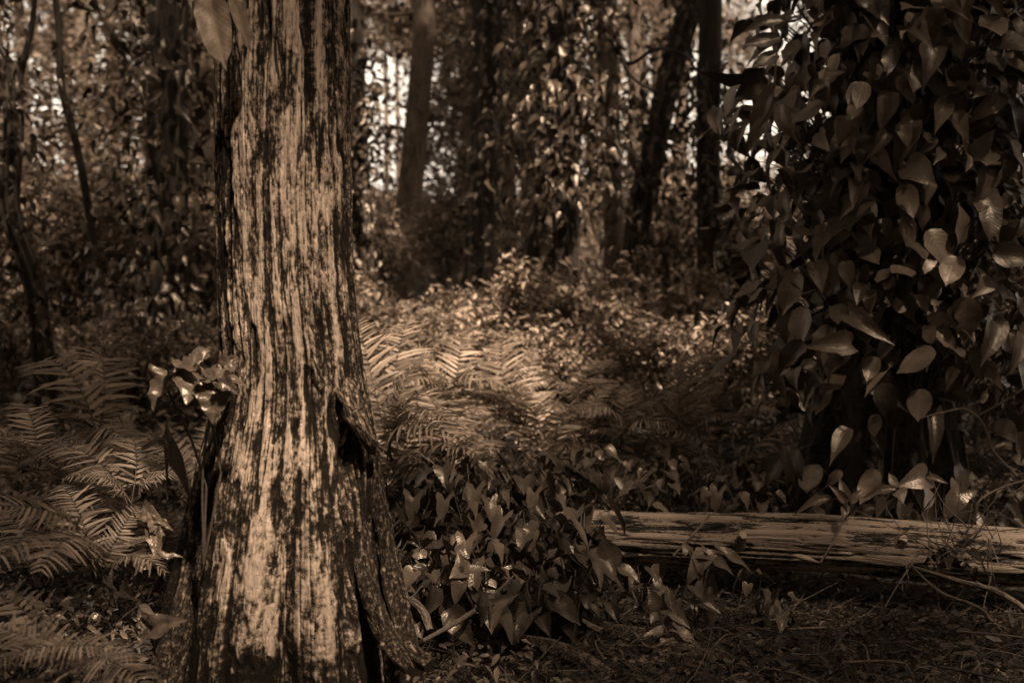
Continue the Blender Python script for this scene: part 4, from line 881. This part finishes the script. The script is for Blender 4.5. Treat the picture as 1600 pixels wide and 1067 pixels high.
for px_, Y, k, s, lb in shr:
    o = sp[k] if k not in fst else copy_tree(sp[k]); fst.add(k); x = (px_ - 800) / F * Y
    tag(o, lb, 'shrub'); 
    if 'group' in o: del o['group']
    place(o, x, Y, float(ground_z(x, Y)) - .02, rng.uniform(0, 6.28), s)

# ------------------------------------------------------------------ background trees
def bg_tree(h, rx, n, size, nc, label):
    r_ = thing('background_tree', label, 'tree', (0, 0, 0), 'x')
    mb = MB(); top = np.array([rng.normal(0, .3), rng.normal(0, .2), h])
    tr_ = smooth_path([np.zeros(3), np.array([.1, 0, h*.4]), top], 20); mb.tube(tr_, np.linspace(.12, .05, 20), 8, .1, 4)
    ml = MB(); ms = mb
    zc_ = rng.uniform(.8, h, nc); a = rng.uniform(0, 6.28, nc); q_ = rx * rng.uniform(.25, 1, nc)
    cc = np.stack([q_*np.cos(a), q_*np.sin(a), zc_], 1) + np.stack([np.interp(zc_, tr_[:, 2], tr_[:, 0]), np.zeros(nc), np.zeros(nc)], 1)
    for c in cc: tpr(ms, [np.array([np.interp(c[2] - .4, tr_[:, 2], tr_[:, 0]), 0, max(.2, c[2] - .4)]), c*.5 + np.array([0, 0, c[2]*.5 + .1]), c], .025, .008, 6, 4, 0)
    k = rng.integers(0, nc, n); P_ = cc[k] + rng.normal(0, 1, (n, 3)) * np.array([.34, .34, .22])
    leaf_cloud(ml, P_, size, T_Q, .6, .35)
    ml.build('crown', M['leaf_far'], r_); ms.build('trunk', M['bark_far'], r_)
    return r_
bt_ = [bg_tree(8, 1.5, 8200, .10, 46, 'x'), bg_tree(9, 1.3, 7600, .10, 44, 'x'), bg_tree(5, 1.7, 5200, .09, 36, 'x'), bg_tree(8, 1.2, 2400, .09, 30, 'x')]
pos = [(-140, 20, 0), (722, 27, 0), (150, 19, 3),  (10, 27, 3), (50, 23, 3), (185, 25, 1), (320, 16, 2), (250, 22, 0), (300, 18, 1), (340, 23, 0), (395, 22, 0), (470, 20, 1), (440, 17, 1), (480, 24, 3), (800, 18, 0), (780, 22, 1), (830, 17, 1), (830, 21, 0), (860, 20, 1), (900, 27, 3), (985, 19, 3), (1030, 26, 3), (1060, 30, 2), (1030, 24, 3), (1400, 19, 0), (1380, 24, 0), (1390, 19, 1), (1420, 20, 0), (1500, 18, 0), (1580, 20, 0), (1650, 18, 1), (110, 28, 2), (740, 32, 2), (-40, 15, 2), (130, 34, 3), (1010, 40, 3), (770, 27, 0), (760, 26, 1), (1400, 17, 0), (1450, 16, 1)]
fst = set()
for px_, Y, k in pos:
    o = bt_[k] if k not in fst else copy_tree(bt_[k]); fst.add(k); x = (px_ - 800) / F * Y
    tag(o, 'blurred leafy tree in the background behind the vine-wrapped trunks', 'tree', 'background trees')
    place(o, x, Y, float(ground_z(x, Y)) - .1, rng.uniform(0, 6.28), rng.uniform(.9, 1.15))
# tall bare trunks far off
fp = thing('far_trunk_tree', 'x', 'tree', (0, 0, 0), 'x'); mb = MB(); mb.tube(smooth_path([(0, 0, -.3), (.1, 0, 7), (0, .1, 14)], 20), np.linspace(.2, .1, 20), 10, .1, 3); mb.build('trunk', M['bark_far'], fp); crown(fp, (0, 0, 13.5), 2.5, 2, 1800, .3, 20, 'leaf_far')
for k, (px_, Y, s) in enumerate(((603, 42, .5), (624, 50, .6), (646, 55, .6), (1068, 38, .6), (1140, 44, .5), (1174, 70, .6), (85, 45, .5), (990, 48, .6), (930, 42, .7))):
    o = fp if k == 0 else copy_tree(fp); x = (px_ - 800) / F * Y
    tag(o, 'tall slim far-off trunk standing pale against the bright sky', 'tree', 'far-off bare trunks'); place(o, x, Y, float(ground_z(x, Y)), rng.uniform(0, 6), s)
mb = MB(); n = 60000; Y = rng.uniform(30, 70, n); px_ = rng.uniform(-400, 2000, n); x = (px_ - 800) / F * Y
top = 3.0 + 1.6 * vnoise(x * .25, Y * .05) + 1.0 * vnoise(x * .8, 3.)
top = top - .3
P = np.stack([x, Y, ground_z(x, Y) + np.maximum(top, .5) * rng.random(n) ** .8], 1); leaf_cloud(mb, P, .22, T_Q, .6)
tag(mb.build('distant_thicket', M['leaf_far']), 'pale blurred mass of far-off thicket under the bright gaps', 'thicket', kind='stuff')

# ------------------------------------------------------------------ unseen canopy overhead and thicket behind us, added to shape the light
mb = MB(); n = 64000; x = rng.uniform(-16, 16, n); y = rng.uniform(-16, 17, n)
cov = vnoise(x * .55, y * .55, 11.) + .5 * vnoise(x * 1.6, y * 1.6, 4.)
hole = lambda hx, hy, r_: np.exp(-((x - hx) ** 2 + (y - hy) ** 2) / r_ ** 2)
cov = cov + 1.0 * hole(.5, -2.3, 1.0) - 1.1 * hole(2.0, -1.9, .8) + .9 * hole(.6, -.3, 1.1) + 1.0 * hole(3.9, -2.3, .9) - 1.3 * hole(3.5, -.95, .5) - 1.0 * hole(4.4, -1.0, .4) + 1.1 * hole(4.4, .7, 1.3) + 1.7 * hole(.1, 4.8, 1.7) - .7 * hole(2.4, .9, 1.4) - .3 * hole(2.3, -2.4, .7) - 1.0 * ss(-.3, 2.0, y) + 1.1 * hole(4.9, 1.6, 1.4) - 1.6 * hole(2.95, 1.3, .9)  # cover thickened and thinned in spots to place shade and sun patches
k = cov > -.25; x, y = x[k], y[k]
P = np.stack([x, y, 9.5 + rng.uniform(0, 2.2, len(x))], 1); leaf_cloud(mb, P, .42, T_Q, 1.5, .1)
tag(mb.build('shade_canopy', M['leaf_canopy']), 'unseen leaf canopy added high above the trunks, its gaps shaped for sun patches', 'canopy', kind='stuff')
mb = MB(); n = 44000; a = rng.uniform(math.pi * .86, math.pi * 2.14, n); q_ = rng.uniform(9, 14, n)
P = np.stack([q_ * np.cos(a), q_ * np.sin(a) + 2, rng.uniform(0, 8.5, n)], 1); leaf_cloud(mb, P, .4, T_Q, .6)  # unseen leaf ring added to darken the light from behind
tag(mb.build('shade_thicket', M['leaf_canopy']), 'unseen leafy thicket added behind and beside the camera to cut the fill light', 'thicket', kind='stuff')


# ------------------------------------------------------------------ haze
me = bpy.data.meshes.new('haze'); x0, x1, y0, y1, zz0, zz1 = -92, 92, -22, 202, -1.6, 22
me.from_pydata([(x, y, z) for x in (x0, x1) for y in (y0, y1) for z in (zz0, zz1)], [], [(0, 1, 3, 2), (4, 6, 7, 5), (0, 4, 5, 1), (2, 3, 7, 6), (0, 2, 6, 4), (1, 5, 7, 3)])
hz = bpy.data.objects.new('haze', me); C.objects.link(hz); tag(hz, 'thin pale forest haze brightening the far gaps', 'haze', kind='stuff')
m = bpy.data.materials.new('haze'); m.use_nodes = True; t = m.node_tree; t.nodes.clear()
o_ = t.nodes.new('ShaderNodeOutputMaterial'); pv = t.nodes.new('ShaderNodeVolumePrincipled')
pv.inputs['Color'].default_value = (.95, .84, .72, 1); pv.inputs['Density'].default_value = .00025; pv.inputs['Anisotropy'].default_value = .0
t.links.new(pv.outputs[0], o_.inputs['Volume']); me.materials.append(m)
